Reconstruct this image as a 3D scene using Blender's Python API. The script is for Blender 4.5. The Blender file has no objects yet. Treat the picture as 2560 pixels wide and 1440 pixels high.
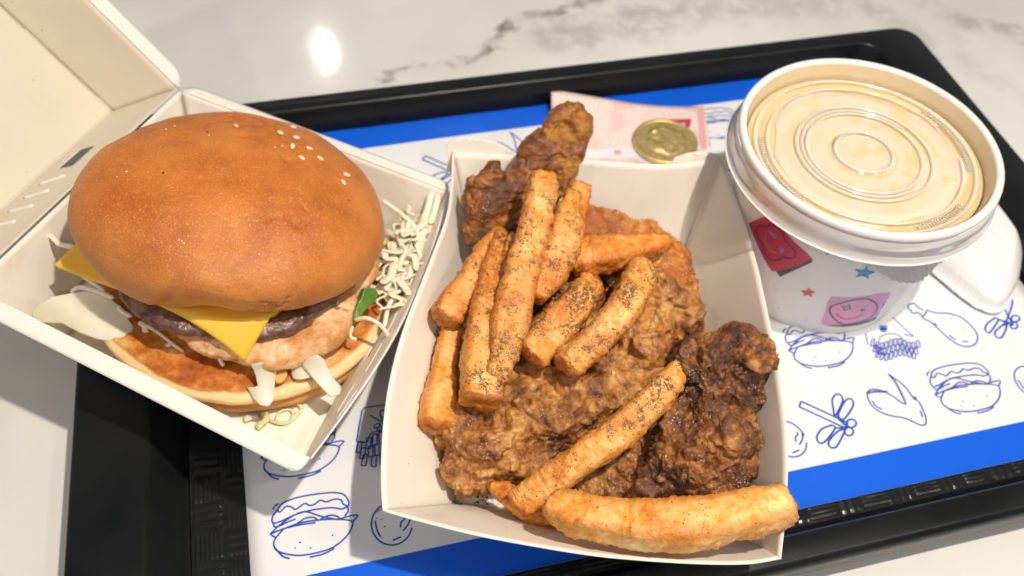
import bpy, math, random
import numpy as np
from mathutils import Matrix

# ------------------------------------------------------------------ camera, world, lamps (all lengths below are in centimetres, S turns them into metres)
S = 0.01
SC = bpy.context.scene
COL = SC.collection
FPX = 2207.0
CAM = np.array([0, 0, 26.7])
ROT = np.array([[0.9701424, 0.15774927, -0.18422512], [-0.23744087, 0.77261659, -0.5888], [0.04945261, 0.61496242, 0.78700423]])
cd = bpy.data.cameras.new('camera')
cam = bpy.data.objects.new('camera', cd)
COL.objects.link(cam)
mw = Matrix([list(ROT[0]) + [0], list(ROT[1]) + [0], list(ROT[2]) + [CAM[2] * S], [0, 0, 0, 1]])
cam.matrix_world = mw
cd.sensor_width = 36.0
cd.lens = 36.0 * FPX / 2560
cd.clip_start = 0.01
cd.clip_end = 50
cd.dof.use_dof = True
cd.dof.focus_distance = 0.232
cd.dof.aperture_fstop = 15
SC.camera = cam

W = bpy.data.worlds.new('World')
SC.world = W
W.use_nodes = True
W.node_tree.nodes['Background'].inputs[0].default_value = (0.93, 0.91, 0.93, 1)
W.node_tree.nodes['Background'].inputs[1].default_value = 0.24


def lamp(name, loc, target, radius, power, color):
    d = bpy.data.lights.new(name, 'AREA')
    d.shape = 'DISK'
    d.size = radius * 2 * S
    d.energy = power
    d.color = color
    o = bpy.data.objects.new(name, d)
    COL.objects.link(o)
    z = np.array(loc, float) - np.array(target, float)
    z /= np.linalg.norm(z)
    x = np.cross([0, 1, 0.01], z)
    x /= np.linalg.norm(x)
    y = np.cross(z, x)
    o.matrix_world = Matrix([[x[0], y[0], z[0], loc[0] * S], [x[1], y[1], z[1], loc[1] * S], [x[2], y[2], z[2], loc[2] * S], [0, 0, 0, 1]])
    return o


lamp('pendant_lamp', (18, 3, 62), (5, 18, 0), 1.0, 3.7, (1.0, 0.90, 0.77))
lamp('fill_spot', (-110, -70, 185), (5, 18, 0), 5.0, 4.6, (1.0, 0.93, 0.85))  # three unseen fill lamps, added to lift the card walls and give glints
lamp('fill_spot', (120, -60, 195), (5, 18, 0), 5.0, 5.0, (1.0, 0.95, 0.9))
lamp('fill_spot', (25, -150, 170), (5, 18, 0), 5.0, 5.4, (1.0, 0.93, 0.85))
lamp('ceiling_spot', (4.5, 180, 108), (6, 20, 0), 1.3, 0.42, (1.0, 0.93, 0.82))
SC.view_settings.view_transform = 'Standard'
SC.view_settings.look = 'None'
SC.view_settings.exposure = 0.06
SC.view_settings.gamma = 1.0
SC.cycles.max_bounces = 8
SC.cycles.transparent_max_bounces = 12
SC.cycles.caustics_reflective = False
SC.cycles.caustics_refractive = False
try:
    SC.cycles.use_denoising = True
except Exception:
    pass

rnd = random.Random(7)
rng = np.random.default_rng(7)


def at(px, py, z=0.0):
    d = ROT @ np.array([px - 1280.0, 720.0 - py, -FPX])
    return CAM + (z - CAM[2]) / d[2] * d


def at_plane(px, py, P0, n):
    d = ROT @ np.array([px - 1280.0, 720.0 - py, -FPX])
    return CAM + ((P0 - CAM) @ n) / (d @ n) * d


def depth(p):
    return -(ROT.T @ (np.asarray(p) - CAM))[2]


# ------------------------------------------------------------------ noise
def _hash(i, j, k, seed):
    h = (i * 374761393 + j * 668265263 + k * 2147483647 + seed * 974634777) & 0xffffffff
    h = ((h ^ (h >> 13)) * 1274126177) & 0xffffffff
    h = h ^ (h >> 16)
    return (h & 0xffff) / 65535.0


def vnoise(P, seed=0):
    P = np.asarray(P, float)
    I = np.floor(P).astype(np.int64)
    f = P - I
    f = f * f * (3 - 2 * f)
    out = 0
    for a in (0, 1):
        for b in (0, 1):
            for c in (0, 1):
                w = (f[:, 0] if a else 1 - f[:, 0]) * (f[:, 1] if b else 1 - f[:, 1]) * (f[:, 2] if c else 1 - f[:, 2])
                out = out + w * _hash(I[:, 0] + a, I[:, 1] + b, I[:, 2] + c, seed)
    return out


def fbm(P, octv=4, seed=0, gain=0.5):
    P = np.asarray(P, float)
    s, a, t = 0, 1.0, 0
    for i in range(octv):
        s = s + a * vnoise(P * (2.03 ** i) + 17.3 * i, seed + i)
        t += a
        a *= gain
    return s / t


def sst(a, b, x):
    t = np.clip((x - a) / (b - a), 0, 1)
    return t * t * (3 - 2 * t)


# ------------------------------------------------------------------ objects
def tag(o, label=None, cat=None, group=None, kind=None):
    if label: o['label'] = label
    if cat: o['category'] = cat
    if group: o['group'] = group
    if kind: o['kind'] = kind
    return o


def thing(name, label, cat, loc, group=None, kind=None):
    o = bpy.data.objects.new(name, None)
    COL.objects.link(o)
    o.empty_display_size = 0.01
    o.location = [v * S for v in loc]
    o['base'] = [float(v) for v in loc]
    return tag(o, label, cat, group, kind)


def base_of(o):
    while o.parent is not None:
        o = o.parent
    return np.array(o['base']) if 'base' in o else np.zeros(3)


def mk_mesh(name, V, F, smooth=True, attrs=None):
    V = np.asarray(V, float)
    me = bpy.data.meshes.new(name)
    if isinstance(F, np.ndarray):
        n, k = F.shape
        me.vertices.add(len(V))
        me.vertices.foreach_set('co', (V * S).astype(np.float32).ravel())
        me.loops.add(n * k)
        me.loops.foreach_set('vertex_index', F.astype(np.int32).ravel())
        me.polygons.add(n)
        me.polygons.foreach_set('loop_start', np.arange(0, n * k, k, dtype=np.int32))
        me.update(calc_edges=True)
        me.validate()
    else:
        me.from_pydata([tuple(v) for v in V * S], [], [tuple(int(i) for i in f) for f in F])
        me.update()
    me.polygons.foreach_set('use_smooth', [smooth] * len(me.polygons))
    for k, a in (attrs or {}).items():
        at_ = me.attributes.new(k, 'FLOAT', 'POINT')
        at_.data.foreach_set('value', np.asarray(a, np.float32))
    return me


def obj(name, V, F, m, parent=None, smooth=True, attrs=None, label=None, cat=None, group=None, kind=None, own=False):
    """one mesh object; world coordinates in cm. A top-level one gets its origin at its base."""
    V = np.asarray(V, float)
    if parent is None:
        b = np.array([V[:, 0].mean(), V[:, 1].mean(), V[:, 2].min()])
        loc = b
    else:
        b = base_of(parent)
        loc = np.zeros(3)
    me = mk_mesh(name, V - b, F, smooth, attrs)
    o = bpy.data.objects.new(name, me)
    COL.objects.link(o)
    if m: me.materials.append(m)
    o.location = loc * S
    if parent is None:
        o['base'] = [float(v) for v in b]
    else:
        o.parent = parent
    return tag(o, label, cat, group, kind)


def boundary(F):
    e = {}
    for f in F:
        k = len(f)
        for i in range(k):
            a, b = int(f[i]), int(f[(i + 1) % k])
            if (b, a) in e:
                del e[(b, a)]
            else:
                e[(a, b)] = 1
    return list(e)


def vnormals(V, F):
    N = np.zeros_like(V)
    F = np.asarray(F)
    a, b, c, d = V[F[:, 0]], V[F[:, 1]], V[F[:, 2]], V[F[:, 3]]
    n = np.cross(c - a, d - b)
    for i in range(4):
        np.add.at(N, F[:, i], n)
    return N / (np.linalg.norm(N, axis=1, keepdims=True) + 1e-12)


def solidify(V, F, t):
    """gives a quad sheet a thickness t against its normals (closed slab)"""
    V = np.asarray(V, float); F = np.asarray(F)
    N = vnormals(V, F)
    n = len(V)
    V2 = np.vstack([V, V - N * (t if np.isscalar(t) else np.asarray(t)[:, None])])
    side = [(b, a, a + n, b + n) for a, b in boundary(F)]
    F2 = np.vstack([F, F[:, ::-1] + n, np.array(side)])
    return V2, F2


def grid_faces(nu, nv, mask=None, wrapu=False):
    F = []
    for i in range(nu if wrapu else nu - 1):
        for j in range(nv - 1):
            if mask is not None and not mask(i, j): continue
            i2 = (i + 1) % nu
            F.append((i * nv + j, i2 * nv + j, i2 * nv + j + 1, i * nv + j + 1))
    return np.array(F)


def revolve(prof, c, n=96, rfun=None):
    """profile [(r,z)] round the vertical through c; returns V,F"""
    ph = np.linspace(0, 2 * np.pi, n, endpoint=False)
    V = []
    for p in ph:
        for r, z in prof:
            V.append((c[0] + r * math.cos(p), c[1] + r * math.sin(p), c[2] + z))
    return np.array(V), grid_faces(n, len(prof), wrapu=True)


def catmull(P, n, closed=False):
    P = np.asarray(P, float)
    m = len(P)
    if closed:
        Q = np.vstack([P[-1], P, P[0], P[1]]); segs = m
    else:
        Q = np.vstack([2 * P[0] - P[1], P, 2 * P[-1] - P[-2]]); segs = m - 1
    out = []
    ts = np.linspace(0, segs, n, endpoint=not closed)
    for t in ts:
        i = min(int(t), segs - 1); u = t - i
        a, b, c, d = Q[i], Q[i + 1], Q[i + 2], Q[i + 3]
        out.append(0.5 * (2 * b + (c - a) * u + (2 * a - 5 * b + 4 * c - d) * u * u + (3 * b - a - 3 * c + d) * u ** 3))
    return np.array(out)


def poly_dist(P, poly):
    A = poly; B = np.roll(poly, -1, 0)
    D = np.full(len(P), 1e9); near = np.zeros_like(P); ins = np.zeros(len(P), bool)
    for a, b in zip(A, B):
        ab = b - a
        t = np.clip(((P - a) @ ab) / (ab @ ab + 1e-12), 0, 1)
        q = a + t[:, None] * ab
        d = np.hypot(*(P - q).T)
        m = d < D
        D[m] = d[m]; near[m] = q[m]
        c = ((a[1] > P[:, 1]) != (b[1] > P[:, 1]))
        with np.errstate(divide='ignore', invalid='ignore'):
            xx = (b[0] - a[0]) * (P[:, 1] - a[1]) / (b[1] - a[1] + 1e-15) + a[0]
        ins ^= c & (P[:, 0] < xx)
    return D, near, ins


def poly_grid(poly, s):
    """quad mesh filling a 2-D polygon: (verts2d, quads, distance to the edge)"""
    lo = poly.min(0) - s; hi = poly.max(0) + s
    xs = np.arange(lo[0], hi[0] + s, s); ys = np.arange(lo[1], hi[1] + s, s)
    X, Y = np.meshgrid(xs, ys, indexing='ij')
    P = np.stack([X.ravel(), Y.ravel()], 1)
    D, near, ins = poly_dist(P, poly)
    nu, nv = X.shape
    I = ins.reshape(nu, nv)
    c = I[:-1, :-1].astype(int) + I[1:, :-1] + I[1:, 1:] + I[:-1, 1:]
    ii, jj = np.nonzero(c >= 1)
    F = np.stack([ii * nv + jj, (ii + 1) * nv + jj, (ii + 1) * nv + jj + 1, ii * nv + jj + 1], 1)
    used = np.unique(F)
    mp = np.full(len(P), -1); mp[used] = np.arange(len(used))
    P2 = np.where(ins[:, None], P, near)[used]
    D2 = np.where(ins, D, 0)[used]
    return P2, mp[F], D2


# ------------------------------------------------------------------ materials
class NB:
    def __init__(s, name):
        s.m = bpy.data.materials.new(name); s.m.use_nodes = True
        s.nt = s.m.node_tree; s.n = s.nt.nodes; s.p = s.n['Principled BSDF']; s.out = s.n['Material Output']
        s.tc = s.n.new('ShaderNodeTexCoord')
        oi = s.n.new('ShaderNodeObjectInfo')
        v = s.n.new('ShaderNodeVectorMath'); v.operation = 'ADD'
        s.L(s.tc.outputs['Object'], v.inputs[0]); s.L(oi.outputs['Random'], v.inputs[1])
        s.vec = v.outputs[0]

    def L(s, a, b): s.nt.links.new(a, b)

    def put(s, inp, v):
        if hasattr(v, 'is_output') or isinstance(v, bpy.types.NodeSocket): s.L(v, inp)
        elif isinstance(v, (tuple, list)) and len(v) == 3 and inp.type == 'RGBA': inp.default_value = (*v, 1)
        else: inp.default_value = v

    def math(s, op, a, b=0.0, c=None, clamp=False):
        n = s.n.new('ShaderNodeMath'); n.operation = op; n.use_clamp = clamp
        s.put(n.inputs[0], a); s.put(n.inputs[1], b)
        if c is not None: s.put(n.inputs[2], c)
        return n.outputs[0]

    def noise(s, sc, det=4, rough=0.55, vec=None, dist=0.0):
        n = s.n.new('ShaderNodeTexNoise'); s.L(vec or s.vec, n.inputs['Vector'])
        n.inputs['Scale'].default_value = sc; n.inputs['Detail'].default_value = det
        n.inputs['Roughness'].default_value = rough; n.inputs['Distortion'].default_value = dist
        return n.outputs['Fac']

    def voro(s, sc, vec=None, feature='F1', rnd_=1.0):
        n = s.n.new('ShaderNodeTexVoronoi'); n.feature = feature
        s.L(vec or s.vec, n.inputs['Vector']); n.inputs['Scale'].default_value = sc; n.inputs['Randomness'].default_value = rnd_
        return n

    def ramp(s, fac, stops):
        n = s.n.new('ShaderNodeValToRGB'); s.L(fac, n.inputs[0])
        e = n.color_ramp.elements
        while len(e) < len(stops): e.new(0.5)
        for k, (p, c) in zip(e, stops):
            k.position = p; k.color = (*c, 1) if len(c) == 3 else c
        return n.outputs[0]

    def mix(s, fac, a, b):
        n = s.n.new('ShaderNodeMix'); n.data_type = 'RGBA'
        s.put(n.inputs[0], fac); s.put(n.inputs[6], a); s.put(n.inputs[7], b)
        return n.outputs[2]

    def step(s, x, a, b):
        n = s.n.new('ShaderNodeMapRange'); n.interpolation_type = 'SMOOTHSTEP'
        s.put(n.inputs[0], x); n.inputs[1].default_value = a; n.inputs[2].default_value = b
        return n.outputs[0]

    def attr(s, name):
        n = s.n.new('ShaderNodeAttribute'); n.attribute_name = name
        return n.outputs['Fac']

    def bump(s, h, dist_cm, strength=1.0, prev=None):
        n = s.n.new('ShaderNodeBump'); s.L(h, n.inputs['Height'])
        n.inputs['Distance'].default_value = dist_cm * S; n.inputs['Strength'].default_value = strength
        if prev: s.L(prev, n.inputs['Normal'])
        return n.outputs[0]

    def done(s, color=None, rough=0.5, normal=None, sss=0, sssr=(0.1, 0.05, 0.03), spec=0.5, **kw):
        if color is not None: s.put(s.p.inputs['Base Color'], color)
        s.put(s.p.inputs['Roughness'], rough)
        s.p.inputs['Specular IOR Level'].default_value = spec
        if normal: s.L(normal, s.p.inputs['Normal'])
        if sss:
            s.p.inputs['Subsurface Weight'].default_value = sss
            s.p.inputs['Subsurface Radius'].default_value = sssr
            s.p.inputs['Subsurface Scale'].default_value = 0.01
        for k, v in kw.items(): s.put(s.p.inputs[k.replace('_', ' ')], v)
        return s.m


def specks(b, sc, size, dens, vec=None):
    """round specks: 1 inside a speck"""
    v = b.voro(sc, vec)
    a = b.math('LESS_THAN', v.outputs['Distance'], size)
    sep = b.n.new('ShaderNodeSeparateColor'); b.L(v.outputs['Color'], sep.inputs[0])
    g = b.math('LESS_THAN', sep.outputs[0], dens)
    return b.math('MULTIPLY', a, g)


def m_paper(name, col, var=0.05, rough=0.62, gloss=0.3, fiber=0.003):
    b = NB(name)
    n = b.noise(60, 3)
    c = b.ramp(n, [(0.3, tuple(x * (1 - var) for x in col)), (0.7, col)])
    if name.endswith('_card'):
        st = b.step(b.noise(38, 5, 0.6), 0.60, 0.70)
        c = b.mix(b.math('MULTIPLY', st, 0.22), c, (0.66, 0.50, 0.30))
        c = b.mix(b.math('MULTIPLY', specks(b, 260, 0.10, 0.10), 0.6), c, (0.42, 0.26, 0.12))
        return b.done(c, rough, b.bump(b.noise(30, 3), 0.03, 0.7, b.bump(b.noise(900, 3), fiber, 0.6)), spec=gloss)
    return b.done(c, rough, b.bump(b.noise(900, 3), fiber, 0.6), spec=gloss)


def m_plain(name, col, rough=0.5, spec=0.5, **kw):
    b = NB(name)
    n = b.noise(250, 3)
    c = b.ramp(n, [(0.3, tuple(x * 0.94 for x in col)), (0.7, col)])
    return b.done(c, rough, spec=spec, **kw)


M = {}
M['carton'] = m_paper('white_card', (0.87, 0.83, 0.755), 0.03, 0.5, 0.35)
M['carton_in'] = m_paper('cream_card', (0.87, 0.82, 0.73), 0.04, 0.5, 0.3)
M['card_lid'] = m_paper('dimmed_lid_card', (0.70, 0.63, 0.515), 0.04, 0.5, 0.3)  # same card darkened in colour to offset strong lamp light on the lid
M['mat'] = m_paper('coated_paper', (0.80, 0.80, 0.82), 0.01, 0.32, 0.45, 0.001)
M['blue'] = m_paper('blue_print', (0.004, 0.115, 0.75), 0.03, 0.3, 0.45, 0.001)
M['ink'] = m_plain('blue_ink', (0.012, 0.075, 0.46), 0.4, 0.4)
M['dark_ink'] = m_plain('dark_ink', (0.03, 0.02, 0.06), 0.4, 0.4)


def m_tray():
    b = NB('black_plastic')
    n = b.noise(1200, 2)
    w = b.noise(40, 3)
    return b.done(b.ramp(w, [(0.3, (0.006, 0.007, 0.008)), (0.7, (0.011, 0.012, 0.013))]), b.math('MULTIPLY_ADD', w, 0.15, 0.22), b.bump(n, 0.003, 0.5), spec=0.22)


M['tray'] = m_tray()
M['tray_floor'] = m_plain('glossy_black_plastic', (0.010, 0.011, 0.012), 0.24, 0.45)


def m_marble():
    b = NB('white_marble')
    vec = b.tc.outputs['Object']
    nz = b.n.new('ShaderNodeTexNoise'); b.L(vec, nz.inputs['Vector']); nz.inputs['Scale'].default_value = 22; nz.inputs['Detail'].default_value = 6; nz.inputs['Roughness'].default_value = 0.62
    off = b.n.new('ShaderNodeVectorMath'); off.operation = 'SUBTRACT'; b.L(nz.outputs['Color'], off.inputs[0]); off.inputs[1].default_value = (0.5, 0.5, 0.5)
    sc = b.n.new('ShaderNodeVectorMath'); sc.operation = 'SCALE'; b.L(off.outputs[0], sc.inputs[0]); sc.inputs['Scale'].default_value = 0.055
    ad = b.n.new('ShaderNodeVectorMath'); ad.operation = 'ADD'; b.L(vec, ad.inputs[0]); b.L(sc.outputs[0], ad.inputs[1])
    P = ad.outputs[0]

    def seg(a, c, w, amt):
        A = np.append(at(*a, 0)[:2], 0) * S; C_ = np.append(at(*c, 0)[:2], 0) * S
        ab = C_ - A
        pa = b.n.new('ShaderNodeVectorMath'); pa.operation = 'SUBTRACT'; b.L(P, pa.inputs[0]); pa.inputs[1].default_value = A
        dt = b.n.new('ShaderNodeVectorMath'); dt.operation = 'DOT_PRODUCT'; b.L(pa.outputs[0], dt.inputs[0]); dt.inputs[1].default_value = ab / (ab @ ab)
        t = b.math('MINIMUM', b.math('MAXIMUM', dt.outputs['Value'], 0.0), 1.0)
        s2 = b.n.new('ShaderNodeVectorMath'); s2.operation = 'SCALE'; s2.inputs[0].default_value = ab; b.L(t, s2.inputs['Scale'])
        df = b.n.new('ShaderNodeVectorMath'); df.operation = 'DISTANCE'; b.L(pa.outputs[0], df.inputs[0]); b.L(s2.outputs[0], df.inputs[1])
        k = b.n.new('ShaderNodeMapRange'); k.interpolation_type = 'SMOOTHERSTEP'
        b.L(df.outputs['Value'], k.inputs[0]); k.inputs[1].default_value = 0; k.inputs[2].default_value = w * S * 0.8
        k.inputs[3].default_value = min(0.95, amt * 1.35); k.inputs[4].default_value = 0
        return k.outputs[0]
    v = None
    for a, c, w, amt in [((960, 215), (1110, 140), 0.8, 0.6), ((1110, 150), (1225, 125), 1.0, 0.75), ((1215, 125), (1280, 60), 1.0, 0.7), ((1270, 70), (1440, 15), 1.3, 0.6),
                         ((1420, 25), (1620, -60), 1.5, 0.6), ((1600, 30), (1880, -40), 2.5, 0.35), ((1380, 95), (1700, 55), 2.6, 0.30), ((2120, -20), (2330, 120), 2.0, 0.22),
                         ((2330, 20), (2560, 90), 1.6, 0.35), ((2400, 100), (2620, 320), 2.0, 0.12), ((1750, 20), (2050, 10), 3.0, 0.25), ((-100, 1500), (300, 1650), 2, 0.3)]:
        s_ = seg(a, c, w, amt)
        v = s_ if v is None else b.math('MAXIMUM', v, s_)
    mod = b.math('MULTIPLY', v, b.step(b.noise(90, 6, 0.65, vec=vec), 0.30, 0.60))
    cl = b.ramp(b.noise(7, 4, vec=vec), [(0.35, (0.64, 0.625, 0.59)), (0.65, (0.77, 0.76, 0.735))])
    c = b.mix(mod, cl, (0.20, 0.19, 0.17))
    return b.done(c, b.math('MULTIPLY_ADD', b.noise(200, 3, vec=vec), 0.05, 0.065), b.bump(b.noise(110, 4, vec=vec), 0.0060, 0.8), spec=0.5)


M['marble'] = m_marble()


def m_bun():
    b = NB('bun_crust')
    n = b.noise(55, 5, 0.6); f = b.noise(1500, 3, 0.7); st = b.noise(500, 4, 0.6)
    pale = b.attr('pale')
    base = b.ramp(n, [(0.30, (0.40, 0.10, 0.012)), (0.50, (0.52, 0.155, 0.022)), (0.68, (0.61, 0.205, 0.036))])
    c = b.mix(b.math('MULTIPLY', b.step(f, 0.5, 0.75), 0.5), base, (0.85, 0.43, 0.15))
    c = b.mix(b.math('MULTIPLY', b.step(b.noise(190, 5, 0.65), 0.60, 0.72), 0.35), c, (0.33, 0.075, 0.012))
    c = b.mix(pale, c, (0.72, 0.36, 0.12))
    nm = b.bump(f, 0.026, 0.9)
    nm = b.bump(st, 0.03, 0.6, nm)
    return b.done(c, 0.40, nm, sss=0.12, sssr=(0.25, 0.08, 0.02), spec=0.4)


M['bun'] = m_bun()


def m_heel():
    b = NB('toasted_bun')
    k = b.attr('kind_')   # 0 skin, 1 cream crumb edge, 2 toasted face
    n = b.noise(130, 6, 0.68); n2 = b.noise(38, 4, 0.6)
    toast = b.ramp(b.math('ADD', b.math('MULTIPLY', n, 0.65), b.math('MULTIPLY', n2, 0.35)), [(0.36, (0.26, 0.060, 0.008)), (0.46, (0.46, 0.13, 0.018)), (0.54, (0.62, 0.26, 0.055)), (0.64, (0.82, 0.54, 0.22))])
    skin = b.ramp(n2, [(0.3, (0.56, 0.24, 0.06)), (0.7, (0.68, 0.34, 0.10))])
    cream = b.ramp(n, [(0.3, (0.78, 0.52, 0.23)), (0.7, (0.86, 0.68, 0.38))])
    wob = b.math('ADD', k, b.math('MULTIPLY', b.math('SUBTRACT', n, 0.5), 0.9))
    c = b.mix(b.step(b.math('ADD', k, b.math('MULTIPLY', b.math('SUBTRACT', n, 0.5), 0.25)), 0.35, 0.6), skin, cream)
    c = b.mix(b.step(wob, 1.35, 1.62), c, toast)
    return b.done(c, 0.5, b.bump(n, 0.05, 0.8, b.bump(b.noise(900, 3), 0.015, 0.7)), sss=0.12, sssr=(0.25, 0.1, 0.03), spec=0.4)


M['heel'] = m_heel()


def m_crust(name, dark, mid, light, pale, pepper=0.35, salt=0.25, seed=0.0):
    b = NB(name)
    mp = b.n.new('ShaderNodeVectorMath'); mp.operation = 'ADD'; b.L(b.vec, mp.inputs[0]); mp.inputs[1].default_value = (seed, seed, 0)
    v = mp.outputs[0]
    n1 = b.noise(75, 6, 0.62, v, 0.6); n2 = b.noise(320, 5, 0.65, v); n3 = b.noise(35, 3, 0.5, v)
    f = b.math('ADD', b.math('MULTIPLY', n1, 0.55), b.math('ADD', b.math('MULTIPLY', n2, 0.32), b.math('MULTIPLY', n3, 0.13)))
    c = b.ramp(f, [(0.40, dark), (0.47, mid), (0.53, light), (0.61, pale)])
    c = b.mix(b.math('MULTIPLY', b.step(b.noise(42, 4, 0.6, v, 0.8), 0.50, 0.62), 0.62), c, dark)
    vo = b.noise(620, 4, 0.65, v)
    dust = b.step(b.noise(60, 4, 0.6, v), 0.42, 0.60)
    pk = b.math('MULTIPLY', specks(b, 1500, 0.34, pepper, v), dust)
    c = b.mix(b.math('MULTIPLY', pk, 0.85), c, (0.02, 0.013, 0.008))
    sk = b.math('MULTIPLY', specks(b, 1500, 0.27, salt, v), dust)
    c = b.mix(b.math('MULTIPLY', sk, 0.75), c, (0.85, 0.74, 0.62))
    nm = b.bump(n2, 0.09, 1.0)
    nm = b.bump(vo, 0.085, 1.0, nm)
    nm = b.bump(b.noise(2200, 2, 0.6, v), 0.02, 0.8, nm)
    r = b.math('MULTIPLY_ADD', n2, 0.7, -0.14)
    return b.done(c, r, nm, sss=0.0, spec=0.75)


M['crust_tan'] = m_crust('golden_brown_crust', (0.10, 0.026, 0.003), (0.31, 0.105, 0.013), (0.52, 0.215, 0.042), (0.70, 0.40, 0.13), 0.35, 0.3)
M['crust_dark'] = m_crust('dark_brown_crust', (0.042, 0.012, 0.002), (0.16, 0.046, 0.006), (0.34, 0.120, 0.020), (0.58, 0.29, 0.08), 0.35, 0.3, 3.1)
M['crust_wing'] = m_crust('deep_brown_crust', (0.06, 0.014, 0.002), (0.20, 0.056, 0.005), (0.36, 0.125, 0.011), (0.48, 0.22, 0.03), 0.05, 0.08, 5.3)
M['crust_orange'] = m_crust('orange_crust', (0.36, 0.085, 0.008), (0.54, 0.165, 0.016), (0.67, 0.29, 0.05), (0.78, 0.48, 0.16), 0.12, 0.25, 7.7)


def m_fry():
    b = NB('fried_potato')
    e = b.attr('edge'); pep = b.attr('pepper'); gold = b.attr('gold')
    n1 = b.noise(90, 5, 0.6); n2 = b.noise(420, 4, 0.62)
    f = b.math('ADD', b.math('MULTIPLY', n1, 0.7), b.math('MULTIPLY', n2, 0.3))
    base = b.ramp(f, [(0.39, (0.66, 0.245, 0.028)), (0.49, (0.82, 0.40, 0.072)), (0.60, (0.93, 0.66, 0.27))])
    deep = b.ramp(f, [(0.38, (0.50, 0.12, 0.010)), (0.60, (0.80, 0.30, 0.038))])
    brown = b.ramp(f, [(0.36, (0.27, 0.055, 0.007)), (0.62, (0.58, 0.17, 0.022))])
    c = b.mix(gold, base, deep)
    ee = b.step(b.math('ADD', e, b.math('MULTIPLY', b.math('SUBTRACT', n1, 0.5), 1.6)), 0.35, 0.95)
    c = b.mix(b.math('MULTIPLY', ee, 0.62), c, brown)
    cl = b.step(b.noise(130, 5, 0.7), 0.47, 0.60)
    dens = b.math('MULTIPLY', b.math('ADD', b.math('MULTIPLY', cl, 0.92), 0.08), pep)
    for sc, sz, k in ((1050, 0.27, 0.42), (1800, 0.33, 0.8)):
        v = b.voro(sc)
        sep = b.n.new('ShaderNodeSeparateColor'); b.L(v.outputs['Color'], sep.inputs[0])
        g = b.math('LESS_THAN', sep.outputs[0], b.math('MULTIPLY', dens, k))
        pk = b.math('MULTIPLY', b.math('LESS_THAN', b.math('ADD', v.outputs['Distance'], b.math('MULTIPLY', b.math('SUBTRACT', n2, 0.5), 0.5)), sz), g)
        c = b.mix(b.math('MULTIPLY', pk, 0.92), c, (0.035, 0.020, 0.012))
    hz = b.math('MULTIPLY', b.math('MULTIPLY', dens, b.step(b.noise(900, 3, 0.6), 0.46, 0.62)), 0.55, clamp=True)
    c = b.mix(hz, c, (0.17, 0.085, 0.035))
    sk = b.math('MULTIPLY', specks(b, 2100, 0.22, 0.12), pep)
    c = b.mix(b.math('MULTIPLY', sk, 0.8), c, (0.95, 0.85, 0.7))
    nm = b.bump(n2, 0.07, 1.0)
    nm = b.bump(b.noise(1300, 3, 0.65), 0.022, 0.9, nm)
    return b.done(c, b.math('MULTIPLY_ADD', n2, 0.4, 0.18), nm, sss=0.18, sssr=(0.3, 0.12, 0.03), spec=0.45)


M['fry'] = m_fry()


def m_food(name, stops, sc, rough, sss, sssr, bumps, spec=0.5, spot=None):
    b = NB(name)
    c = b.ramp(b.noise(sc, 5, 0.6), stops)
    if spot:
        ssc, a, bb, col, k = spot
        c = b.mix(b.math('MULTIPLY', b.step(b.noise(ssc, 4, 0.6), a, bb), k), c, col)
    nm = None
    for s_, d in bumps: nm = b.bump(b.noise(s_, 4, 0.6), d, 0.8, nm)
    kw = {'Transmission_Weight': 0.10} if 'onion' in name else {}
    return b.done(c, rough, nm, sss=sss, sssr=sssr, spec=spec, **kw)


M['cheese'] = m_food('yellow_cheese', [(0.3, (0.92, 0.50, 0.05)), (0.7, (0.95, 0.56, 0.07))], 40, 0.38, 0.25, (0.4, 0.2, 0.03), [(900, 0.004)], 0.4)
M['beef'] = m_food('grilled_beef', [(0.36, (0.060, 0.022, 0.015)), (0.5, (0.14, 0.062, 0.046)), (0.64, (0.28, 0.15, 0.115))], 180, 0.22, 0, None, [(220, 0.08), (900, 0.03)], 0.6)
M['thigh'] = m_food('grilled_chicken_meat', [(0.36, (0.56, 0.23, 0.065)), (0.5, (0.73, 0.39, 0.165)), (0.64, (0.82, 0.56, 0.32))], 110, 0.38, 0.1, (0.3, 0.12, 0.08), [(140, 0.16), (600, 0.05)], 0.5, (150, 0.60, 0.68, (0.30, 0.11, 0.03), 0.8))
M['onion'] = m_food('white_onion', [(0.3, (0.82, 0.76, 0.52)), (0.7, (0.92, 0.88, 0.72))], 60, 0.33, 0.35, (0.5, 0.5, 0.35), [(160, 0.02)], 0.5)
M['cabbage'] = m_food('pale_cabbage', [(0.3, (0.84, 0.78, 0.52)), (0.7, (0.95, 0.92, 0.76))], 90, 0.35, 0.35, (0.5, 0.5, 0.3), [(300, 0.01)], 0.5)
M['green'] = m_food('cucumber_green', [(0.3, (0.06, 0.16, 0.02)), (0.7, (0.22, 0.36, 0.08))], 120, 0.3, 0.2, (0.2, 0.4, 0.1), [(300, 0.01)], 0.5)
M['seed'] = m_food('sesame', [(0.3, (0.74, 0.54, 0.31)), (0.7, (0.86, 0.71, 0.49))], 300, 0.4, 0.2, (0.2, 0.15, 0.1), [], 0.4)
M['char'] = m_plain('burnt_speck', (0.03, 0.015, 0.01), 0.6)
M['sauce'] = m_food('pale_sauce', [(0.3, (0.72, 0.40, 0.10)), (0.7, (0.80, 0.52, 0.2))], 90, 0.12, 0.2, (0.3, 0.2, 0.1), [], 0.6)
M['cup'] = m_paper('white_cup_card', (0.82, 0.80, 0.80), 0.02, 0.38, 0.5, 0.001)
M['soup'] = m_food('creamy_soup', [(0.3, (0.92, 0.70, 0.36)), (0.7, (0.95, 0.78, 0.46))], 30, 0.3, 0.2, (0.4, 0.3, 0.1), [], 0.4)
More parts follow.
